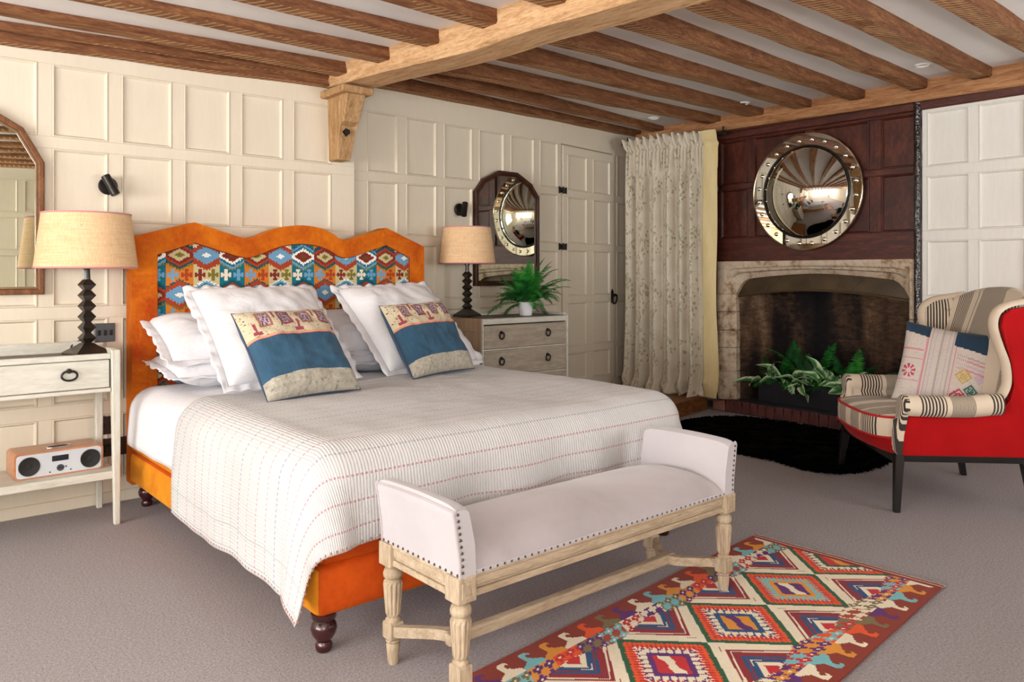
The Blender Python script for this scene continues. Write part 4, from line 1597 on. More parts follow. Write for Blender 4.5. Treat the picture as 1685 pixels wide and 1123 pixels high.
# firebox
b = B()
def soft(p):
    return Vector(p) + Vector((noise.noise(Vector(p) * 3), noise.noise(Vector(p) * 3 + Vector((5, 0, 0))), 0)) * .012
fb = [(5.47, 3.625), (5.95, 3.45), (5.95, 2.45), (5.47, 2.262)]
segs = []
for (xa, ya), (xb, yb) in zip(fb, fb[1:]):
    for k in range(16):
        segs.append((xa + (xb - xa) * k / 16, ya + (yb - ya) * k / 16))
segs.append(fb[-1])
cols2 = [[b.bm.verts.new(soft((x, y, .08 + 1.3 * j / 24))) for j in range(25)] for x, y in segs]
for c0, c1 in zip(cols2, cols2[1:]):
    for j in range(24):
        b.bm.faces.new((c0[j], c1[j], c1[j + 1], c0[j + 1]))
b.build('firebox', M['soot'], fp, smooth=True, sharp=40)
B().hexa([(5.47, 2.2, 1.33), (6.1, 2.2, 1.33), (6.1, 3.7, 1.33), (5.47, 3.7, 1.33), (5.47, 2.2, 1.37), (6.1, 2.2, 1.37), (6.1, 3.7, 1.37), (5.47, 3.7, 1.37)]).build('flue_plate', M['soot'], fp)
B().box(5.40, 6.0, 2.20, 3.75, .06, .098).build('hearth_slab', M['slate'], fp)
# metal smoke hood inside the arch
b = B()
def hood_bot(y):
    return .925 + .06 * (1 - abs((y - 2.943) / .672) ** 2)
N = 40
top_, bot_ = [], []
for i in range(N + 1):
    y = 3.612 - (3.612 - 2.273) * i / N
    bulge = .03 * (1 - ((y - 2.943) / .672) ** 2)
    top_.append((5.50 - bulge * .3, y, arch_z(y) + .03)); bot_.append((5.475 - bulge, y, hood_bot(y)))
v0 = [b.bm.verts.new(p) for p in top_]; v1 = [b.bm.verts.new(p) for p in bot_]
v2 = [b.bm.verts.new((x + .035, y, z + .004)) for x, y, z in bot_]
for i in range(N):
    b.bm.faces.new((v0[i], v0[i + 1], v1[i + 1], v1[i]))
    b.bm.faces.new((v1[i], v1[i + 1], v2[i + 1], v2[i]))
hood = b.build('smoke_hood', M['hood'], fp, smooth=True, sharp=40)
b = B()
b.tube([(x - .004, y, z + .012) for x, y, z in bot_], .006, 6)
b.build('hood_lip', mat('hood_lip_metal', '#6e5a40', None, .35, metal=.7), hood, smooth=True)
for ya, yb in ((3.36, 3.24), (2.68, 2.60)):
    xa = 5.475
    B().tube([(5.468 - .022, ya, hood_bot(ya) + .02), (5.478 - .01, yb, arch_z(yb) - .02)], .004, 6).build('hood_seam', M['hood'], hood)
# hearth kerb: bricks on edge
B().box(5.40, 5.47, 2.2, 3.80, 0, .084).build('kerb_bed', M['mortar'], fp)
y = 3.80
k = 0
rb = random.Random(5)
B().box(5.385, 5.47, 3.685, 3.795, .008, .092, .005).build('brick', mat('pale_brick', '#7a4a40', '#97685a', .8, 9, bump=.6, bscale=60), fp)
y = 3.672
while y > 2.2:
    wd = rb.uniform(.058, .066)
    dx = rb.uniform(-.004, .004)
    B().hexa([(5.384 + dx, y - wd, .004), (5.47, y - wd, .004), (5.47, y, .004), (5.384 + dx, y, .004),
              (5.386 + dx, y - wd + .001, .096 + dx), (5.47, y - wd, .097), (5.47, y - .001, .097), (5.386 + dx, y, .096 + dx)], .005).build('brick', M['brick'], fp)
    y -= wd + .010
    k += 1

# planter in the hearth
M['trough'] = mat('matt_black_trough', '#1d1d24', '#26262e', .5, 8)
pl = thing('planter_trough', 'long matt black trough of plants standing in the hearth', 'planter', (5.66, 3.05, .10))
b = B()
b.ring([(5.545, 3.475), (5.545, 2.62), (5.79, 2.62), (5.79, 3.475)], [(5.56, 3.46), (5.56, 2.635), (5.775, 2.635), (5.775, 3.46)],
       lambda x, y: (x, y, .10), lambda x, y: (x, y, .265), .003, 1)
b.build('trough', M['trough'], pl)
B().box(5.556, 5.779, 2.63, 3.464, .10, .24).build('soil', mat('soil', '#1c1410', '#2b2019', .95, 40, bump=1, bscale=90), pl)
# ferns and variegated foliage in it
def vari_mat():
    t = NT('variegated_leaf')
    t.set(.4, 0, .45)
    sx = t.n('SeparateXYZ')
    uvn = t.n('UVMap')
    t.l(uvn.outputs[0], sx.inputs[0])
    off = t.math('ABSOLUTE', t.math('SUBTRACT', sx.outputs[0], .5))
    n = t.noise(t.coord('Object'), 26, 3, .6)
    f = t.math('ADD', off, t.math('MULTIPLY', t.math('SUBTRACT', n, .5), .55))
    t.base(t.ramp(f, [(.10, lin('#3f8a46')), (.22, lin('#7fb56f')), (.34, lin('#d5e2bd'))]))
    return t.m
M['vari'] = vari_mat()
def broad_leaf(base, d, L, W_, curl, roll, seed):
    """pointed variegated leaf, channelled along its midrib"""
    r = random.Random(seed)
    d = Vector(d).normalized()
    s = d.cross(Vector((0, 0, 1))).normalized()
    s = (Matrix.Rotation(roll, 3, d) @ s)
    up = s.cross(d)
    b = B()
    base = Vector(base)
    def fn(u, v):
        wv = W_ * math.sin(math.pi * (v * .93 + .05)) ** .8 * (1 - .25 * v)
        x = (u - .5) * wv
        ang = v * curl
        p = base + d * (L * (math.sin(ang) / curl if curl else v)) - up * (L * (1 - math.cos(ang)) / curl if curl else 0)
        return p + s * x + up * (abs(u - .5) ** 1.3 * wv * .55 + .006 * math.sin(v * 9 + seed))
    b.grid(fn, 6, 10, uv=lambda u, v: (u, v))
    return b
rr = random.Random(11)
for q, (py, nm) in enumerate([(3.36, 'first'), (3.08, 'second'), (2.80, 'third')]):
    lab = ['dark green fern in hearth trough, the one nearest the curtain', 'dark green fern in the middle of the hearth trough',
           'dark green fern in hearth trough, the one nearest the armchair'][q]
    t = thing('hearth_fern', lab, 'fern', (5.67, py, .24), 0, 'ferns in the hearth trough')
    for i in range(18):
        az = i * 2.39996 + q
        el = R(rr.choice((20, 38, 55, 70, 78)) + rr.uniform(-6, 6))
        dx, dy = math.cos(az), math.sin(az)
        L = rr.uniform(.28, .44)
        if dx > .2:
            L *= .6
        if q == 0 and dy > .2:
            L *= .68
        frond((5.67 + dx * .02, py + dy * .04, .245), (dx * .75 * math.cos(el), dy * math.cos(el), math.sin(el)), L, rr.uniform(.5, 1.1), .085, 26, q * 40 + i).build(
            'frond', M['fern_dark'] if i % 3 else M['fern'], t, recalc=False)
for q, (py, px) in enumerate([(3.40, 5.60), (3.27, 5.585), (3.10, 5.60), (2.90, 5.59), (2.74, 5.61)]):
    lab = ['pale variegated plant at the curtain end of the hearth trough', 'pale variegated plant second from the curtain end of the hearth trough',
           'pale variegated plant in the middle of the hearth trough', 'pale variegated plant second from the armchair end of the hearth trough',
           'pale variegated plant at the armchair end of the hearth trough'][q]
    t = thing('variegated_plant', lab, 'plant', (px, py, .24), 0, 'variegated plants in the hearth trough')
    for i in range(9):
        az = math.pi + rr.uniform(-1.7, 1.7)
        el = R(rr.uniform(8, 62))
        base = Vector((px, py, .24))
        d = Vector((math.cos(az) * math.cos(el) * .8, math.sin(az) * math.cos(el), math.sin(el)))
        st = base + d * rr.uniform(.06, .13)
        b = broad_leaf(st, d + Vector((0, 0, -.25)), rr.uniform(.14, .23), rr.uniform(.06, .095), rr.uniform(.3, 1.2), rr.uniform(-.9, .9), q * 30 + i)
        b.build('leaf', M['vari'], t, smooth=True, sharp=0, recalc=False)
        B().tube([base, base + d * .05 + Vector((0, 0, .01)), st + d * .01], .0025, 5).build('stalk', M['fern'], t)

# ------------------------------------------------------------------ round convex mirror
cm = thing('round_mirror', 'large round convex mirror with studded mirror-glass border over the fireplace', 'mirror', (5.44, 3.0, 1.725))
MC = Vector((5.45, 2.995, 1.725))
rotm = Matrix(((0, 0, -1), (1, 0, 0), (0, 1, 0))).to_4x4()
rotm = Matrix((( 0, 0, -1, 0), (-1, 0, 0, 0), (0, 1, 0, 0), (0, 0, 0, 1)))
def rl(prof, name, m, parent, seg=64, smooth=True, sharp=35):
    return B().lathe(prof, MC, seg, rotm, cap=not name.endswith('rim')).build(name, m, parent, smooth=smooth, sharp=sharp)
rl([(.425, .0), (.43, .03), (.425, .042), (.30, .042), (.30, 0)], 'backing', M['ebony'], cm)
for q in range(4):
    b = B()
    a0 = math.pi / 2 * q + .03
    n = 16
    def ringpt(r_, a, h):
        return MC + (rotm.to_3x3() @ Vector((r_ * math.cos(a), r_ * math.sin(a), h)))
    for i in range(n):
        a, c = a0 + (math.pi / 2 - .004) * i / n, a0 + (math.pi / 2 - .004) * (i + 1) / n
        p = [(.346, a), (.424, a), (.424, c), (.346, c)]
        b.hexa([ringpt(r_, t_, .041) for r_, t_ in p] + [ringpt(r_, t_, .047) for r_, t_ in p])
    b.build('border_glass', M['mirror_old'], cm, weld=True)
rl([(.424, .040), (.434, .040), (.435, .049), (.430, .053), (.425, .050)], 'outer_rim', mirror_mat('silvered_rim', '#efe6cf', .15), cm, 96)
rl([(.334, .040), (.347, .040), (.348, .050), (.342, .055), (.335, .053)], 'inner_rim', M['black_metal'], cm, 96)
dome = [(.336 * math.sin(a) / math.sin(.72), .048 + .336 / math.sin(.72) * (math.cos(a) - math.cos(.72))) for a in [.72 * (1 - k / 24) for k in range(25)]]
dome[-1] = (0, dome[-1][1])
rl(dome, 'convex_glass', M['mirror_old'], cm, 96, True, 0)
studm = mirror_mat('glass_stud', '#f2ecda', .05)
stud = None
for k in range(24):
    a = 2 * math.pi * (k + .5) / 24
    c = MC + rotm.to_3x3() @ Vector((.386 * math.cos(a), .386 * math.sin(a), .046))
    B().lathe([(.016, 0), (.0148, .007), (.009, .0125), (0, .0145)], c, 14, rotm).build('stud', studm, cm, smooth=True, sharp=0)

# ------------------------------------------------------------------ curtain
def curtain_mat():
    t = NT('sprigged_linen_curtain')
    t.set(.9, 0, .15, .1)
    uvn = t.n('UVMap')
    mp = t.n('Mapping')
    t.l(uvn.outputs[0], mp.inputs[0])
    base = t.ramp(t.noise(mp.outputs[0], 6, 3), [(.3, lin('#c4b9a6')), (.7, lin('#d6ccbb'))])
    # small leaves strung along trailing stems
    vor = t.n('TexVoronoi')
    vor.inputs['Scale'].default_value = 40
    dn = t.n('TexNoise')
    dn.inputs['Scale'].default_value = 22
    t.l(mp.outputs[0], dn.inputs['Vector'])
    va = t.n('VectorMath', operation='MULTIPLY_ADD')
    t.l(dn.outputs['Color'], va.inputs[0])
    va.inputs[1].default_value = (.045, .045, 0)
    t.l(mp.outputs[0], va.inputs[2])
    vs_ = t.n('VectorMath', operation='MULTIPLY')
    t.l(va.outputs[0], vs_.inputs[0])
    vs_.inputs[1].default_value = (1.25, .72, 1)
    t.l(vs_.outputs[0], vor.inputs['Vector'])
    spots = t.math('LESS_THAN', vor.outputs['Distance'], .40)
    sx = t.n('SeparateXYZ')
    t.l(mp.outputs[0], sx.inputs[0])
    stem = t.math('SINE', t.math('MULTIPLY_ADD', sx.outputs[0], 26.0, t.math('MULTIPLY', t.math('SINE', t.math('MULTIPLY', sx.outputs[1], 14.0)), 1.5)))
    band = t.math('GREATER_THAN', stem, -.1)
    clump = t.math('GREATER_THAN', t.noise(mp.outputs[0], 9, 2), .40)
    msk = t.math('MULTIPLY', t.math('MULTIPLY', spots, band), clump)
    greens = t.mix(t.noise(mp.outputs[0], 15, 2), lin('#868a5c'), lin('#9f967a'))
    c = t.mix(t.math('MULTIPLY', msk, .8), base, greens)
    fine = t.math('GREATER_THAN', t.noise(mp.outputs[0], 60, 3, .7), .62)
    c = t.mix(t.math('MULTIPLY', fine, .34), c, lin('#a89a86'))
    t.base(c)
    t.bump(t.noise(mp.outputs[0], 160, 2), .2, .002)
    return t.m
M['curtain'] = curtain_mat()
M['curtain_edge'] = mat('ochre_curtain_border', '#cdb886', '#d9c696', .9, 12, (1, 1, .3), bump=.2, bscale=60)
c0, c1 = Vector((5.10, 4.47, 0)), Vector((5.268, 3.665, 0))
cdir = (c1 - c0).normalized()
cn = Vector((-abs(cdir.y), cdir.x * math.copysign(1, cdir.y), 0))
cn = Vector((cdir.y, -cdir.x, 0)).normalized()
if cn.x > 0:
    cn = -cn
CL = (c1 - c0).length
ct = thing('curtain', 'full length cream sprigged curtain with ochre edge hanging beside the fireplace', 'curtain', (5.18, 4.07, .124))
def cur_fn(u, v, off=0.0):
    z = .130 + v * (2.262 - .130)
    foldn = 7.0
    ph = u * foldn * 2 * math.pi + .9 * math.sin(u * 9) + .5 * noise.noise(Vector((u * 5, v * 1.4, 0)))
    amp = .032 * (1 - smoothstep(.80, .93, v)) + .006
    if v > .86:
        ph2 = u * 26 * 2 * math.pi + math.sin(u * 30)
        fin = .013 * smoothstep(.80, .9, v)
    else:
        ph2, fin = 0, 0
    d = amp * (1 + .5 * noise.noise(Vector((u * 6, 2, 0)))) * (math.sin(ph) + .35 * math.sin(2 * ph + 1 + u * 4)) + fin * math.sin(ph2)
    if v > .955:
        d += .040 * (v - .955) / .045 * (math.sin(ph2 * .5 + 1) + .5 + .6 * noise.noise(Vector((u * 30, v * 20, 4))))
    d -= .016 * math.exp(-((v - .952) / .008) ** 2)
    if v > .956:
        d += .016
    # spreads and buckles where it meets the step
    k = smoothstep(.09, 0, v)
    d += k * (.075 * noise.noise(Vector((u * 11, v * 26, 2))) + .04) + .018 * smoothstep(.05, 0, v) * math.sin(u * 70 + v * 40)
    z += k * .034 * noise.noise(Vector((u * 14, v * 12, 7)))
    if v < .02:
        z += .010 * noise.noise(Vector((u * 25, 1, 1)))
    spread = 1 + .05 * smoothstep(.35, 0, v)
    p = c0 + cdir * (CL * ((u - .5) * spread + .5)) + cn * d
    z += .028 * noise.noise(Vector((u * 24, 3, 3))) * smoothstep(.95, 1, v)
    return Vector((p.x, p.y, max(z, .128)))
b = B().grid(lambda u, v: cur_fn(u * .86, v), 170, 110, uv=lambda u, v: (u * 1.45, v * 2.1))
o = b.build('drape', M['curtain'], ct, smooth=True, sharp=0)
md = o.modifiers.new('thick', 'SOLIDIFY'); md.thickness = .004
def edge_fn(u, v):
    t = .86 + u * .14
    p = cur_fn(.86, v)
    q = cur_fn(1.0, v)
    r = p.lerp(q, u)
    r += cn * (.012 * math.sin(u * math.pi) + .006 * math.sin(v * 14 + u * 2))
    return Vector((r.x, r.y, max(r.z, .128)))
o = B().grid(edge_fn, 14, 110).build('curtain_edge', M['curtain_edge'], ct, smooth=True, sharp=0)
md = o.modifiers.new('thick', 'SOLIDIFY'); md.thickness = .004
rod = thing('curtain_rod', 'black curtain rod with ball end above the sprigged curtain', 'rod', (5.2, 4.0, 2.24))
ra, rb_ = c0 - cdir * .06, c1 + cdir * .03
B().tube([(ra.x + .02, ra.y, 2.235), (rb_.x + .02, rb_.y, 2.235)], .011, 12).build('pole', M['black_metal'], rod, smooth=True)
B().lathe([(0, -.022), (.014, -.017), (.022, 0), (.014, .017), (0, .022)], (rb_.x + .02, rb_.y - .015, 2.235), 20).build('finial', M['black_metal'], rod, smooth=True)
for f in (.02, .97):
    p = ra.lerp(rb_, f)
    B().tube([(p.x + .02, p.y, 2.235), (p.x + .07, p.y, 2.235), (p.x + .07, p.y, 2.30)], .007, 8).build('bracket', M['black_metal'], rod, smooth=True)

# ------------------------------------------------------------------ black fur rug on the hearth side
M['fur'] = mat('black_fur', '#030303', '#0a0807', 1.0, 60, spec=.04)
oc = [(5.20, 3.42), (5.27, 3.10), (5.255, 2.75), (5.20, 2.42), (4.98, 2.16), (4.60, 2.08), (4.28, 2.10), (4.15, 2.25), (4.20, 2.50), (4.21, 2.84), (4.26, 3.15), (4.40, 3.42), (4.66, 3.57), (4.95, 3.58)]
poly = []
n = len(oc)
for i in range(n):
    p0, p1, p2, p3 = (Vector(oc[(i + k) % n]) for k in (-1, 0, 1, 2))
    for k in range(12):
        t = k / 12
        poly.append(.5 * ((2 * p1) + (-p0 + p2) * t + (2 * p0 - 5 * p1 + 4 * p2 - p3) * t * t + (-p0 + 3 * p1 - 3 * p2 + p3) * t ** 3))
cen = sum(poly, Vector((0, 0))) / len(poly)
b = B()
NR = 26
rows = []
for j in range(NR + 1):
    f = 1 - j / NR
    row = []
    for i, p in enumerate(poly):
        e = 1 + .035 * noise.noise(Vector((i * .35, 1.7, 0))) + .02 * noise.noise(Vector((i * .9, 4.7, 0)))
        q = cen + (p - cen) * f * e
        h = .004 + .030 * min(1, j / 2.5) + .014 * noise.noise(Vector((q.x * 9, q.y * 9, 1))) * min(1, j / 2)
        row.append(b.bm.verts.new((q.x, q.y, max(.003, h))))
    rows.append(row)
L_ = len(poly)
for r0, r1 in zip(rows, rows[1:]):
    for i in range(L_):
        b.bm.faces.new((r0[i], r0[(i + 1) % L_], r1[(i + 1) % L_], r1[i]))
bmesh.ops.remove_doubles(b.bm, verts=rows[-1], dist=.001)
fur = b.build('fur_rug', M['fur'], None, smooth=True, sharp=0)
tag(fur, 'black shaggy fur rug lying on the carpet before the hearth', 'rug')
# locks of fur
b = B()
rf = random.Random(9)
for k in range(9000):
    i = rf.randrange(L_)
    f = math.sqrt(rf.random()) if k > 2600 else rf.uniform(.95, 1.02)
    q = cen + (poly[i] - cen) * f
    out = (poly[i] - cen).normalized()
    a = rf.uniform(-1.1, 1.1) + math.atan2(out.y, out.x)
    l = rf.uniform(.025, .05)
    z0 = .028 if f < .93 else .008
    w_ = Vector((-math.sin(a), math.cos(a), 0)) * .0035
    s_ = Vector((q.x, q.y, z0))
    d_ = Vector((math.cos(a), math.sin(a), 0))
    v = [b.bm.verts.new(x) for x in (s_ - w_, s_ + w_, s_ + d_ * l * .6 + Vector((0, 0, .012)), s_ + d_ * l + Vector((0, 0, -.004 if f > .93 else .003)))]
    b.bm.faces.new((v[0], v[1], v[2])); b.bm.faces.new((v[2], v[1], v[3]))
tag(b.build('fur_pile', M['fur'], fur, recalc=False), kind='stuff')

# ------------------------------------------------------------------ bench
M['bleached'] = wood_mat('bleached_oak', '#8f7d66', '#b09d84', '#c8b79e', (6, 6, 1), .7, .3, 6)
M['bleached_x'] = wood_mat('bleached_oak_rail', '#8f7d66', '#b09d84', '#c8b79e', (.8, 6, 6), .7, .3, 6)
def plain_velvet():
    t = NT('dove_grey_velvet')
    t.set(.85, 0, .2, .45)
    n = t.noise(t.coord('Object'), 3.2, 4, .6, .5)
    t.base(t.ramp(n, [(.3, lin('#a39a9b')), (.7, lin('#b9b0b2'))]))
    t.bump(t.noise(t.coord('Object'), 380, 2), .15, .002)
    return t.m
M['dove'] = plain_velvet()
M['dove_pale'] = mat('pale_dove_cloth', '#b3aeb1', '#bdb8bb', .9, 4, sheen=.3, bump=.12, bscale=400, bdist=.002)
bx0, bx1, by0, by1 = 1.19, 2.335, 1.60, 1.925
bn = thing('upholstered_bench', 'dove grey upholstered bench with raised ends on pale carved wooden legs', 'bench', (1.76, 1.76, 0))
legs = [(.013, 0), (.016, .012), (.020, .060), (.017, .066), (.021, .072)]
def bench_leg(x, y):
    # foot, square stretcher block, fluted tapering shaft, ring turnings, top block
    lg = B().lathe([(.0125, 0), (.0155, .006), (.020, .058), (.016, .063), (.0215, .068), (.0215, .074)], (x, y, 0), 20)
    o = lg.build('leg', M['bleached'], bn, smooth=True, sharp=45)
    B().box(x - .023, x + .023, y - .023, y + .023, .074, .124, .004).build('stretcher_block', M['bleached'], o)
    B().lathe([(.0215, .124), (.022, .130), (.016, .136), (.019, .142)], (x, y, 0), 20).build('turned_ring', M['bleached'], o, smooth=True, sharp=45)
    b = B()
    prof = [(.019, .142), (.022, .150), (.0285, .232), (.026, .240)]
    rings = []
    for r_, z in prof:
        ring = []
        for k in range(48):
            a = 2 * math.pi * k / 48
            fl = 0 if z in (.142, .240) else (.0032 if (k % 4) in (0, 3) else 0)
            ring.append(b.bm.verts.new((x + (r_ - fl) * math.cos(a), y + (r_ - fl) * math.sin(a), z)))
        rings.append(ring)
    for r0, r1 in zip(rings, rings[1:]):
        for k in range(48):
            b.bm.faces.new((r0[k], r0[(k + 1) % 48], r1[(k + 1) % 48], r1[k]))
    b.build('fluted_shaft', M['bleached'], o)
    B().lathe([(.026, .240), (.020, .246), (.027, .252), (.0285, .262), (.025, .273), (.019, .277), (.024, .282), (.026, .288)], (x, y, 0), 24).build('turned_neck', M['bleached'], o, smooth=True, sharp=45)
    tb_ = B().box(x - .030, x + .030, y - .030, y + .030, .286, .352, .003).build('corner_block', M['bleached'], o)
for x, y in ((bx0, by0), (bx1, by0), (bx0, by1), (bx1, by1)):
    bench_leg(x, y)
    sy = -1 if y == by0 else 1
    sx = -1 if x == bx0 else 1
    b = B()
    b.ring([(x - .019, .300), (x + .019, .300), (x + .019, .340), (x - .019, .340)], [(x - .012, .307), (x + .012, .307), (x + .012, .333), (x - .012, .333)],
           lambda a, z: (a, y + sy * .029, z), lambda a, z: (a, y + sy * .034, z))
    b.build('block_moulding', M['bleached'], bn)
def rail_x(y, sy):
    b = B()
    for z0, z1, d in ((.292, .309, .020), (.309, .318, .013), (.318, .343, .018), (.343, .352, .022)):
        b.box(bx0 + .03, bx1 - .03, y - .016 if sy > 0 else y - d, y + d if sy > 0 else y + .016, z0, z1, .002)
    return b.build('seat_rail', M['bleached_x'], bn)
rail_x(by0, -1); rail_x(by1, 1)
for x, sx in ((bx0, -1), (bx1, 1)):
    b = B()
    for z0, z1, d in ((.292, .309, .020), (.309, .318, .013), (.318, .343, .018), (.343, .352, .022)):
        b.box(x - .016 if sx > 0 else x - d, x + d if sx > 0 else x + .016, by0 + .03, by1 - .03, z0, z1, .002)
    b.build('end_rail', M['bleached_x'], bn)
# stretchers: long bar between two bowed end pieces
B().box(bx0 + .075, bx1 - .075, 1.748, 1.778, .084, .118, .006, 2).build('long_stretcher', M['bleached_x'], bn)
for x, sx in ((bx0, 1), (bx1, -1)):
    b = B()
    n = 24
    rings = []
    for i in range(n + 1):
        t = i / n
        y = by0 + .02 + (by1 - by0 - .04) * t
        xx = x + sx * (.105 * math.sin(math.pi * t) ** 1.3)
        dx = .014
        rings.append([b.bm.verts.new(p) for p in ((xx - dx, y, .086), (xx + dx, y, .086), (xx + dx, y, .116), (xx - dx, y, .116))])
    for r0, r1 in zip(rings, rings[1:]):
        for k in range(4):
            b.bm.faces.new((r0[k], r0[(k + 1) % 4], r1[(k + 1) % 4], r1[k]))
    b.bm.faces.new(rings[0]); b.bm.faces.new(rings[-1])
    b.build('curved_stretcher', M['bleached_x'], bn, smooth=True, sharp=50)
# seat: crowned cushion
def seat_fn(u, v):
    x = bx0 + .02 + u * (bx1 - bx0 - .04)
    y = by0 - .022 + v * (by1 - by0 + .044)
    a = (1 - abs(2 * u - 1) ** 6) ** .8
    c = max(0, 1 - abs(2 * v - 1) ** 2.6) ** .62
    return (x, y, .352 + .086 * c * (.55 + .45 * a))
st = B().grid(seat_fn, 60, 24).build('seat', M['dove'], bn, smooth=True, sharp=0)
B().box(bx0 + .02, bx1 - .02, by0 - .02, by1 + .02, .345, .360).build('seat_base', M['dove'], bn)
def arm(x, sx):
    """raised end: slab leaning slightly outward, rounded top and front"""
    b = B()
    lean = .022
    ya, yb = by0 - .026, by1 + .026
    pr = [(.0, .350), (-.002, .40), (-.016, .50), (-.020, .520), (-.013, .533), (.010, .534), (.026, .526), (.032, .505), (.046, .43), (.050, .350)]
    n = 22
    rings = []
    for j in range(n + 1):
        t = j / n
        y = ya + (yb - ya) * t
        dip = .006 * math.sin(math.pi * t)
        e = min(1, min(t, 1 - t) * 9) ** .5
        ring = []
        for i, (px_, z) in enumerate(pr):
            ring.append(b.bm.verts.new((x - sx * (px_ - .020), y, z + (dip - (1 - e) * .010 if z > .48 else 0))))
        rings.append(ring)
    for r0, r1 in zip(rings, rings[1:]):
        for k in range(len(pr)):
            k2 = (k + 1) % len(pr)
            b.bm.faces.new((r0[k], r0[k2], r1[k2], r1[k]))
    b.bm.faces.new(rings[0]); b.bm.faces.new(rings[-1])
    return b.build('end_arm', M['dove_pale'], bn, smooth=True, sharp=40), pr, ya, yb
for x, sx in ((bx0, -1), (bx1, 1)):
    ao, pr, ya, yb = arm(x, sx)
    X = lambda q: x + (-sx) * q - (-sx) * .020
    # piping down the outside arris
    for yy in (ya + .002, yb - .002):
        B().tube([(X(px_ ), yy, z - .004 * (z > .48)) for px_, z in pr[:5]], .004, 6).build('piping', M['dove'], ao, smooth=True)
    B().tube([(X(-.019), ya + (yb - ya) * k / 16, .522 + .006 * math.sin(math.pi * k / 16)) for k in range(17)], .004, 6).build('piping', M['dove'], ao, smooth=True)
# upholstery nails
M['nail'] = mat('pewter_nail', '#5b534c', '#6c635b', .35, 5, metal=.8)
b = B()
def nail(c, d):
    rot = Vector(d).to_track_quat('Z', 'Y').to_matrix().to_4x4()
    b.lathe([(.0042, 0), (.0032, .0022), (0, .003)], c, 8, rot)
for k in range(46):
    x = bx0 + .03 + (bx1 - bx0 - .06) * k / 45
    nail((x, by0 - .0225, .356), (0, -1, 0))
for k in range(15):
    y = by0 - .015 + (by1 - by0 + .03) * k / 14
    nail((bx0 - .021, y, .357), (-1, 0, 0))
    nail((bx1 + .021, y, .357), (1, 0, 0))
for x, sx in ((bx0, -1), (bx1, 1)):
    for k in range(10):
        z = .365 + .15 * k / 9
        px_ = .006 - .016 * max(0, (z - .40) / .12)
        nail((x + (-sx) * px_ - (-sx) * .020, by0 - .027, z), (0, -1, 0))
tag(b.build('upholstery_nails', M['nail'], bn), kind='stuff')
b = B().box(bx0 + .03, bx1 - .03, by0 - .0235, by0 - .019, .3505, .3615, .001)
b.build('gimp_braid', M['dove_pale'], bn)

# ------------------------------------------------------------------ kilim rug
RK = {k: np.array(lin(v)) for k, v in dict(brick='#8c2e1a', cream='#efe4ca', green='#1f5a3a', orange='#ea5518', red='#c8232a', dred='#8e1c26', blue='#1d4b7a', cyan='#79bfc6',
      gold='#e2952f', purple='#5f2170', olive='#7d6d45', rust='#a5401f').items()}
RL, RW = 1.80, .737
ro = Vector((2.956, 1.114, 0))
ru = Vector((-.9966, -.0825, 0)).normalized()
rv = (Vector((2.927, 1.848, 0)) - ro).normalized()
def tri(x):
    return abs((x % 1) - .5) * 2
ALT = ['cream', 'gold', 'cyan', 'cream', 'purple', 'olive', 'orange']
MED = [('cyan', 'gold', 'purple', 'cream'), ('cream', 'blue', 'gold', 'purple'), ('cream', 'purple', 'red', 'cream'), ('cyan', 'rust', 'gold', 'cream'), ('cream', 'green', 'red', 'gold')]
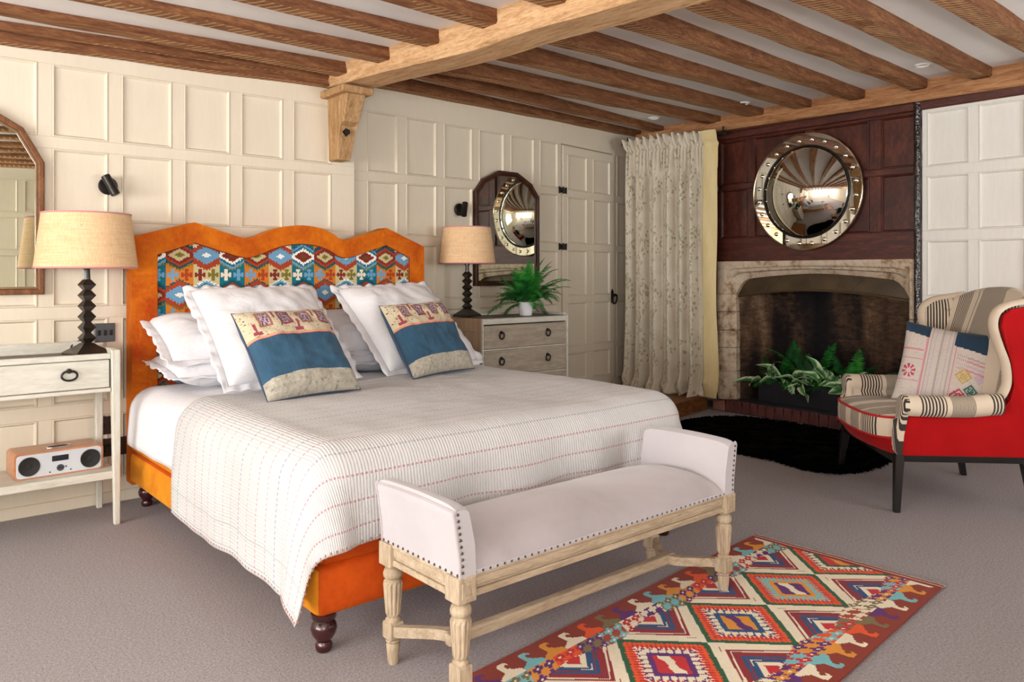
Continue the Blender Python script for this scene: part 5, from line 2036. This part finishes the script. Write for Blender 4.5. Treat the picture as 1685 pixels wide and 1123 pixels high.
def rug_col(u, v):
    if u < .012:
        return RK['brick']
    if u < .016:
        return RK['cream']
    if u < .030:
        return RK['dred']
    vv = v - RW / 2
    av = abs(vv)
    if av > .348 or u < .040:
        return RK['brick']
    P = .375
    u0 = .42
    k = math.floor((u - u0) / P + .5)
    du = u - u0 - k * P
    r = abs(du) / (P / 2) + av / .205
    # hooked border
    if av > .272:
        seg = u / .088
        c = RK[ALT[int(math.floor(seg)) % 7]]
        f = seg % 1
        h = (av - .272) / .076
        # wave-like hook: rising shoulder with a curled tip
        a = abs(f - .42)
        body = h < .18 + .35 * (1 - a * 2) or (f > .30 and f < .62 and h < .85)
        curl = ((f - .40) ** 2 / .045 + (h - .80) ** 2 / .055) < 1.0
        hole = ((f - .30) ** 2 / .012 + (h - .66) ** 2 / .02) < 1.0
        if (body or curl) and not hole:
            return c
        return RK['brick']
    # zigzag flower field between medallions and border
    zig = .205 + .045 * tri((u - u0) / P + .5)
    fr = .007 * tri(u / .008)
    if r > 1.0 and av > zig - .022 + fr:
        seg = (u + .5 * av) / .105
        i = int(math.floor(seg + (.5 if vv > 0 else 0)))
        bgc = ['orange', 'gold', 'cyan', 'purple', 'cream', 'rust', 'olive'][i % 7]
        fc = ['cyan', 'purple', 'red', 'gold', 'olive', 'cream', 'red'][(i + (2 if vv > 0 else 0)) % 7]
        if fc == bgc:
            fc = 'purple'
        gx, gy = ((u / .046 + av / .07) % 1) - .5, ((av / .046) % 1) - .5
        pet = math.hypot(gx, gy)
        if pet < .11:
            return RK['cream']
        if pet < .44 and (abs(gx) < .16 or abs(gy) < .16 or pet < .26):
            return RK[fc]
        return RK[bgc]
    if r <= 1.0:
        m = MED[k % 5]
        ed = tri((abs(du) - av) / .020)
        if r > .90 - .05 * ed:
            return RK['green']
        if r > .72 - .13 * ed:
            return RK['orange'] if ed < .45 or r > .80 else RK['red']
        if r > .40:
            # comb of little hooks
            q = ((abs(du) - av) / .034 + .25) % 1
            lim = .44 + .17 * (1 if q < .5 else 0)
            hk = (q < .18 and r < .66) or r < .46 or (q < .5 and .58 < r < .64)
            return RK[m[1]] if hk else RK[m[0]]
        if r > .34:
            return RK[m[1]]
        x, y = du, vv
        if abs(x + y * .55) < .010 + .016 * (1 - abs(x) / .05) * (1 if x * y < 0 else .2) and abs(x) < .036:
            return RK[m[3]]
        return RK[m[2]]
    # half diamonds at the sides
    k2 = math.floor((u - u0) / P)
    d2 = u - u0 - (k2 + .5) * P
    r2 = abs(d2) / (P / 2) + abs(av - .215) / .215
    s = tri((abs(d2) - av) / .026)
    if r2 > .84 - .24 * s:
        return RK['cream']
    if r2 > .58 - .20 * s:
        return RK['dred']
    if r2 > .36 - .14 * s:
        return RK['blue']
    if r2 > .20 - .08 * s:
        return RK['cream']
    return RK['red']
nu, nv = 420, 172
verts, faces, rc = [], [], []
for j in range(nv + 1):
    for i in range(nu + 1):
        u, v = RL * i / nu, RW * j / nv
        edge = .003 * noise.noise(Vector((u * 3, v * .3, 2)))
        p = ro + ru * u + rv * (v + edge)
        verts.append((p.x, p.y, .006 + .0015 * noise.noise(Vector((u * 4, v * 4, 0)))))
for j in range(nv):
    for i in range(nu):
        a = j * (nu + 1) + i
        faces.append((a, a + 1, a + nu + 2, a + nu + 1))
        rc.append(rug_col(RL * (i + .5) / nu, RW * (j + .5) / nv))
me = bpy.data.meshes.new('kilim_rug')
me.from_pydata(verts, [], faces)
def rug_mat():
    t = NT('kilim_weave')
    t.set(.93, 0, .15, .1)
    a = t.n('Attribute', attribute_name='Col')
    mp = t.n('Mapping')
    tc = t.n('TexCoord')
    t.l(tc.outputs['Object'], mp.inputs[0])
    mp.inputs['Rotation'].default_value = (0, 0, R(-4.5))
    mp.inputs['Scale'].default_value = (60, 700, 1)
    n1 = t.noise(mp.outputs[0], 1.0, 2)
    n2 = t.noise(t.coord('Object'), 9, 3)
    hs = t.n('HueSaturation')
    t.l(a.outputs['Color'], hs.inputs['Color'])
    t.l(t.math('MULTIPLY_ADD', n1, .5, t.math('MULTIPLY_ADD', n2, .25, .62)), hs.inputs['Value'])
    t.base(hs.outputs[0])
    t.bump(n1, .5, .004)
    return t.m
me.materials.append(rug_mat())
rug = new_obj('kilim_rug', me)
colour_faces(rug, rc)
md = rug.modifiers.new('thick', 'SOLIDIFY'); md.thickness = .006; md.offset = -1
tag(rug, 'multicoloured flatweave kilim rug with diamond medallions under the bench leg', 'rug')
b = B()
rf = random.Random(4)
for k in range(190):
    v = RW * (k + .5) / 190
    p = ro + rv * v + Vector((0, 0, .004))
    l = rf.uniform(.022, .040)
    a = rf.uniform(-.5, .5)
    q = p - ru * l + rv * l * a
    m = p.lerp(q, .5) + Vector((0, 0, .004))
    b.tube([p, m, (q.x, q.y, .0025)], [.0018, .0018, .001], 4)
tag(b.build('fringe', mat('wool_fringe', '#a79a8f', '#c6b8aa', .9, 40), rug), kind='stuff')

# ------------------------------------------------------------------ wing armchair
def stripe_mat(name, axis=0, per=.315, bold=(.22, .55), fine=(.66, .995), line=(.575, .592)):
    """ticking: wide plain bands, groups of fine dark stripes; U is metres across the cloth"""
    t = NT(name)
    t.set(.9, 0, .2, .1)
    uvn = t.n('UVMap')
    sx = t.n('SeparateXYZ')
    t.l(uvn.outputs[0], sx.inputs[0])
    u = sx.outputs[axis]
    f = t.math('FRACT', t.math('DIVIDE', u, per))
    cream = lin('#d2c1ab')
    def zone(a, b_):
        return t.math('MULTIPLY', t.math('GREATER_THAN', f, a), t.math('LESS_THAN', f, b_))
    s1 = t.math('LESS_THAN', t.math('FRACT', t.math('DIVIDE', u, .0150)), .52)
    s2 = t.math('LESS_THAN', t.math('FRACT', t.math('DIVIDE', u, .0062)), .55)
    c = t.mix(t.math('MULTIPLY', zone(*bold), s1), cream, lin('#3b342f'))
    c = t.mix(t.math('MULTIPLY', zone(*fine), s2), c, lin('#544c44'))
    c = t.mix(zone(*line), c, lin('#3f3a37'))
    t.base(c)
    t.bump(t.noise(t.coord('Object'), 420, 2), .2, .002)
    return t.m
M['tick'] = stripe_mat('ticking_cloth')
M['tick_back'] = stripe_mat('ticking_cloth_back', 0, .62, (.80, .98), (.27, .66), (.70, .71))
M['tick_cream'] = mat('ticking_plain', '#d3c2ac', '#c7b59f', .9, 8, bump=.2, bscale=300)
M['red_wool'] = mat('red_wool', '#9c070b', '#ab0a0e', .85, 6, sheen=.06, bump=.12, bscale=350, spec=.15)
M['red_pipe'] = mat('red_piping', '#b01416', None, .8)
M['black_wood'] = mat('black_lacquer_wood', '#0c0a09', '#161210', .35, 8, coat=.2)
ac = thing('wing_armchair', 'wing armchair in striped ticking with red wool sides and black legs', 'armchair', (4.23, 1.68, 0), R(44.8))
# legs and frame
for sx in (-1, 1):
    for (xt, yt, xb, yb, w0, w1) in ((.360, .275, .395, .300, .042, .028), (.330, -.300, .335, -.345, .040, .028)):
        xt, xb = xt * sx, xb * sx
        B().hexa([(xb - w1 / 2, yb - w1 / 2, 0), (xb + w1 / 2, yb - w1 / 2, 0), (xb + w1 / 2, yb + w1 / 2, 0), (xb - w1 / 2, yb + w1 / 2, 0),
                  (xt - w0 / 2, yt - w0 / 2, .27), (xt + w0 / 2, yt - w0 / 2, .27), (xt + w0 / 2, yt + w0 / 2, .27), (xt - w0 / 2, yt + w0 / 2, .27)], .003).build('leg', M['black_wood'], ac, local=True)
B().box(-.375, -.345, -.30, .28, .232, .272, .003).build('side_rail', M['black_wood'], ac, local=True)
B().box(.345, .375, -.30, .28, .232, .272, .003).build('side_rail', M['black_wood'], ac, local=True)
b = B()
ringsf = []
for i in range(25):
    t = -1 + 2 * i / 24
    y = .268 + .030 * (1 - t * t)
    zl = .222 + .020 * (1 - t * t)
    ringsf.append([b.bm.verts.new(p) for p in ((.36 * t, y, zl), (.36 * t, y + .024, zl), (.36 * t, y + .024, .275), (.36 * t, y, .275))])
for r0, r1 in zip(ringsf, ringsf[1:]):
    for k in range(4):
        b.bm.faces.new((r0[k], r0[(k + 1) % 4], r1[(k + 1) % 4], r1[k]))
b.bm.faces.new(ringsf[0]); b.bm.faces.new(ringsf[-1])
b.build('front_rail', M['black_wood'], ac, local=True)
# red seat rail, bowed
b = B()
rings = []
for i in range(33):
    t = -1 + 2 * i / 32
    y = .285 + .055 * (1 - t * t)
    ring = []
    for dy, z in ((-.05, .262), (.0, .262), (.008, .275), (.010, .300), (.004, .325), (-.05, .33)):
        ring.append(b.bm.verts.new((.372 * t, y + dy, z)))
    rings.append(ring)
for r0, r1 in zip(rings, rings[1:]):
    for k in range(6):
        b.bm.faces.new((r0[k], r0[(k + 1) % 6], r1[(k + 1) % 6], r1[k]))
b.bm.faces.new(rings[0]); b.bm.faces.new(rings[-1])
b.build('seat_front', M['red_wool'], ac, smooth=True, local=True)
B().box(-.36, .36, -.30, .29, .262, .325).build('seat_deck', M['red_wool'], ac, local=True)
# seat cushion with T front
def superr(a, ex, hx, hy):
    c, s = math.cos(a), math.sin(a)
    return hx * math.copysign(abs(c) ** ex, c), hy * math.copysign(abs(s) ** ex, s)
def seat_outline(n):
    out = []
    for i in range(n):
        a = 2 * math.pi * i / n
        x, y = superr(a, .32, .315, .30)
        y += .055
        if y > .2:
            y += .030 * (1 - (x / .33) ** 2)
        if y < .17:
            x *= .885
        elif y < .21:
            x *= .885 + .115 * (y - .17) / .04
        out.append((x, y))
    return out
N = 120
so = seat_outline(N)
b = B()
uvl = b.bm.loops.layers.uv.verify()
prof = [(.55, .322, 0), (.96, .322, 0), (1.0, .332, 0), (1.006, .38, 0), (1.0, .420, 0), (.97, .434, 0), (.86, .445, 0), (.6, .456, 0), (.3, .460, 0), (0.02, .461, 0)]
rings = [[b.bm.verts.new((x * k, .05 + (y - .05) * k, z)) for x, y in so] for k, z, _ in prof]
for r0, r1 in zip(rings, rings[1:]):
    for i in range(N):
        f = b.bm.faces.new((r0[i], r0[(i + 1) % N], r1[(i + 1) % N], r1[i]))
        for lp in f.loops:
            lp[uvl].uv = (lp.vert.co.x + .345, lp.vert.co.y)
b.bm.faces.new(rings[-1])
b.build('seat_cushion', M['tick'], ac, smooth=True, local=True, sharp=50)
b = B()
b.tube([(x * .992, .05 + (y - .05) * .992, .428) for x, y in so], .0062, 6, closed=True)
b.build('seat_piping', M['red_pipe'], ac, smooth=True, local=True)
b = B()
b.tube([(x * 1.0, .05 + (y - .05) * 1.0, .330) for x, y in so], .0062, 6, closed=True)
b.build('seat_piping', M['red_pipe'], ac, smooth=True, local=True)
# inner back: rises and reclines, arched top
def back_xy(u, v):
    x = (u - .5) * 2
    zt = 1.035 - .055 * abs(x) ** 2.2
    z = .40 + (zt - .40) * v
    y = -.205 - .135 * v ** 1.15 + .030 * (1 - x * x) * math.sin(math.pi * min(1, v * 1.05)) + .045 * abs(x) ** 3
    return .335 * x, y, z
b = B()
lay = b.bm.loops.layers.uv.verify()
nu_, nv_ = 32, 26
vs = [[b.bm.verts.new(back_xy(i / nu_, j / nv_)) for i in range(nu_ + 1)] for j in range(nv_ + 1)]
# rolled top going over to the outside
for q, (dy, dz) in enumerate(((-.016, .014), (-.045, .016), (-.070, .0), (-.078, -.03))):
    row = []
    for i in range(nu_ + 1):
        x, y, z = back_xy(i / nu_, 1)
        row.append(b.bm.verts.new((x, y + dy, z + dz)))
    vs.append(row)
for j in range(len(vs) - 1):
    for i in range(nu_):
        f = b.bm.faces.new((vs[j][i], vs[j][i + 1], vs[j + 1][i + 1], vs[j + 1][i]))
        for lp, (a, c) in zip(f.loops, ((i, j), (i + 1, j), (i + 1, j + 1), (i, j + 1))):
            lp[lay].uv = ((a / nu_ - .5) * .72 + .29, c * .03)
b.build('back', M['tick_back'], ac, smooth=True, local=True, sharp=0)
# outside back
b = B().grid(lambda u, v: (lambda x: (.34 * x, -.30 - .118 * v, .265 + (1.015 - .055 * abs(x) ** 2.2 - .265) * v))((u - .5) * 2), 20, 8)
b.grid(lambda u, v: (lambda x: (.34 * x, -.27 - .10 * v, .265 + (1.005 - .055 * abs(x) ** 2.2 - .265) * v))((u - .5) * 2), 20, 8)
b.build('outside_back', M['red_wool'], ac, smooth=True, local=True, sharp=0)
# sides: red outside panel, striped inside, rolled wing edge and arm
side = [(.290, .262), (.300, .34), (.285, .40), (.262, .448), (.10, .452), (-.10, .455), (-.180, .475), (-.222, .53), (-.236, .60), (-.222, .70), (-.186, .80),
        (-.168, .87), (-.176, .925), (-.215, .955), (-.30, .968), (-.385, .975), (-.415, .94), (-.365, .60), (-.325, .262)]
wing_edge = [(-.150, .50), (-.190, .545), (-.213, .61), (-.204, .70), (-.170, .79), (-.146, .87), (-.156, .930), (-.205, .965), (-.29, .982), (-.375, .995)]
def smooth_path(pts, n):
    out = []
    for i in range(len(pts) - 1):
        p0, p1, p2, p3 = (Vector(pts[min(max(i + k, 0), len(pts) - 1)]) for k in (-1, 0, 1, 2))
        for k in range(n):
            t = k / n
            out.append(.5 * ((2 * p1) + (-p0 + p2) * t + (2 * p0 - 5 * p1 + 4 * p2 - p3) * t * t + (-p0 + 3 * p1 - 3 * p2 + p3) * t ** 3))
    out.append(Vector(pts[-1]))
    return out
we = smooth_path(wing_edge, 5)
for s in (-1, 1):
    def flare(y, z):
        return .362 + .020 * smoothstep(.5, .9, z)
    B().prism(side, lambda y, z: (s * (flare(y, z) - .01), y, z), lambda y, z: (s * (flare(y, z) + .020), y, z), .006, 2).build('outside_panel', M['red_wool'], ac, local=True)
    # wing: inside face and rolled front edge
    b = B()
    lay = b.bm.loops.layers.uv.verify()
    m_ = 6
    rows = []
    for p in we:
        yb_ = -.36 if p[1] < .9 else -.37
        rows.append([b.bm.verts.new((s * (flare(p[0], p[1]) - .028 - .035 * smoothstep(0, 1, k / m_)), p[0] + (min(yb_, p[0] - .01) - p[0]) * k / m_, p[1] - .006 * (p[1] > .93) * k)) for k in range(m_ + 1)])
    for j, (r0, r1) in enumerate(zip(rows, rows[1:])):
        for k in range(m_):
            f = b.bm.faces.new((r0[k], r0[k + 1], r1[k + 1], r1[k]))
            for lp in f.loops:
                lp[lay].uv = (-lp.vert.co.y * 1.0 + .315 * 0 - .085, lp.vert.co.z)
    b.build('wing_lining', M['tick'], ac, smooth=True, local=True, sharp=0)
    b = B()
    lay = b.bm.loops.layers.uv.verify()
    prevr = None
    for i, p in enumerate(we):
        pa, pb = we[max(i - 1, 0)], we[min(i + 1, len(we) - 1)]
        tn = (pb - pa).normalized()
        nn = Vector((tn.y, -tn.x))          # forward of the edge
        if nn.x < 0 and p[1] < .9:
            nn = -nn
        if p[1] >= .9 and nn.y < 0:
            nn = -nn
        ring = []
        for k in range(9):
            a = math.pi * k / 8
            off = -math.cos(a) * .034
            fw = math.sin(a) * .024
            q = p + nn * fw
            ring.append(b.bm.verts.new((s * (flare(p[0], p[1]) - .002 + off), q.x, q.y)))
        if prevr:
            for k in range(8):
                b.bm.faces.new((prevr[k], prevr[k + 1], ring[k + 1], ring[k]))
        prevr = ring
    b.build('wing_roll', M['tick_cream'], ac, smooth=True, local=True, sharp=0)
    # arm roll with striped cloth running over it
    b = B()
    lay = b.bm.loops.layers.uv.verify()
    pr = []
    for k in range(15):
        a = R(-70 + 300 * k / 14)          # outer underside, over the top, to the inside
        pr.append((.385 + .050 * math.cos(a), .500 + .050 * math.sin(a)))
    pr = pr + [(.325, .43), (.318, .33)]
    ln = [0]
    for a, c in zip(pr, pr[1:]):
        ln.append(ln[-1] + math.hypot(c[0] - a[0], c[1] - a[1]))
    ny_ = 22
    rows = []
    for j in range(ny_ + 1):
        t = j / ny_
        y = .262 - .43 * t
        dz = .010 * smoothstep(.6, 1, t) - .004 * math.sin(t * math.pi)
        sh_ = 1.0
        rows.append([b.bm.verts.new((s * x, y, z + dz)) for x, z in pr])
    for j, (r0, r1) in enumerate(zip(rows, rows[1:])):
        for k in range(len(pr) - 1):
            f = b.bm.faces.new((r0[k], r1[k], r1[k + 1], r0[k + 1]))
            for lp in f.loops:
                lp[lay].uv = (.262 - lp.vert.co.y - .016 + .028, lp.vert.co.z)
    b.build('arm', M['tick'], ac, smooth=True, local=True, sharp=0)
    # scrolled arm front
    b = B()
    lay = b.bm.loops.layers.uv.verify()
    fr_ = [(.385 + .050 * math.cos(R(a)), .500 + .050 * math.sin(R(a))) for a in range(-60, 211, 15)] + [(.328, .43), (.335, .36), (.335, .268), (.392, .268), (.388, .36), (.396, .42)]
    cxm, czm = .372, .44
    lay_rings = []
    for kk, dy in ((1.0, -.01), (1.0, .010), (.90, .018), (.55, .022), (.05, .023)):
        lay_rings.append([b.bm.verts.new((s * (cxm + (x - cxm) * kk), .262 + dy + .02 * smoothstep(.45, .27, z), czm + (z - czm) * kk)) for x, z in fr_])
    n_ = len(fr_)
    for r0, r1 in zip(lay_rings, lay_rings[1:]):
        for i in range(n_):
            f = b.bm.faces.new((r0[i], r0[(i + 1) % n_], r1[(i + 1) % n_], r1[i]))
            for lp in f.loops:
                lp[lay].uv = (abs(lp.vert.co.x) * .9 - .2395 + (lp.vert.co.z - .44) * .12, lp.vert.co.z)
    b.bm.faces.new(lay_rings[-1])
    b.build('arm_front', M['tick'], ac, smooth=True, local=True, sharp=40)

# scatter cushion on the armchair
CK = {k: np.array(lin(v)) for k, v in dict(cream='#c6bbb0', navy='#24394d', pink='#c7858f', rose='#b8435c', gold='#bfa052', teal='#3f6b63', grey='#a89d97', lilac='#b9a6b4').items()}
def chair_cushion_col(u, v, s):
    if s < 0:
        return CK['navy']
    x, y = (u + 1) / 2, (v + 1) / 2
    a = x - .02
    if y > .80 - .16 * (x - .5) and (x < .30 or x > .58):
        return CK['navy']
    if .27 < x < .62:
        f = (x - .27) / .35
        for c, w_, nm in ((.04, .03, 'pink'), (.16, .02, 'grey'), (.30, .012, 'lilac'), (.50, .02, 'grey'), (.70, .012, 'lilac'), (.84, .02, 'grey'), (.96, .03, 'pink')):
            if abs(f - c) < w_:
                return CK[nm] if (y * 60) % 1 < .8 else CK['cream']
        if (f * 14) % 1 < .2 and (y * 46) % 1 < .5:
            return CK['lilac']
        return CK['cream']
    if x <= .27:
        if abs(y - .66) < .012 or abs(y - .54) < .01 or abs(y - .26) < .01:
            return CK['pink']
        d = math.hypot((x - .13), (y - .38))
        if .03 < d < .085 and (math.sin(8 * math.atan2(y - .38, x - .13)) > -.2):
            return CK['rose']
        n = noise.noise(Vector((x * 50, y * 50, 1)))
        return CK['lilac'] if n > .45 else CK['cream']
    for c, nm in ((.70, 'grey'), (.655, 'pink'), (.60, 'lilac'), (.55, 'pink')):
        if abs(y + .16 * (x - .5) - c) < .011:
            return CK[nm] if (x * 46) % 1 < .75 else CK['cream']
    for cx, cy, r_, nm in ((.74, .43, .085, 'gold'), (.84, .27, .07, 'teal'), (.72, .17, .095, 'rose'), (.92, .44, .06, 'lilac')):
        dx, dy = abs(x - cx), abs(y - cy)
        d = dx + dy
        if abs(d - r_) < .014 or (abs(d - r_ * .45) < .012) or (abs(dx - dy) < .010 and d < r_ * 1.25):
            return CK[nm]
    n = noise.noise(Vector((x * 55, y * 55, 4)))
    return CK['lilac'] if n > .5 else CK['cream']
b, info = cushion_mesh(.42, .42, .13, 90, .06, .008, 21.0)
o = b.build('chair_cushion', M['patch'], None, smooth=True, sharp=0, recalc=False)
colour_faces(o, [chair_cushion_col(u, v, s) for u, v, s in info])
# rests on the seat against the near half of the back
amx = root_mx(ac)
cf = frame((-.022, -.080, .634), (-.50, -.85, -.15), (.20, -.13, 1.0))
place(o, amx @ cf)
tag(o, 'cream embroidered square cushion with navy corners propped in the wing armchair', 'cushion')
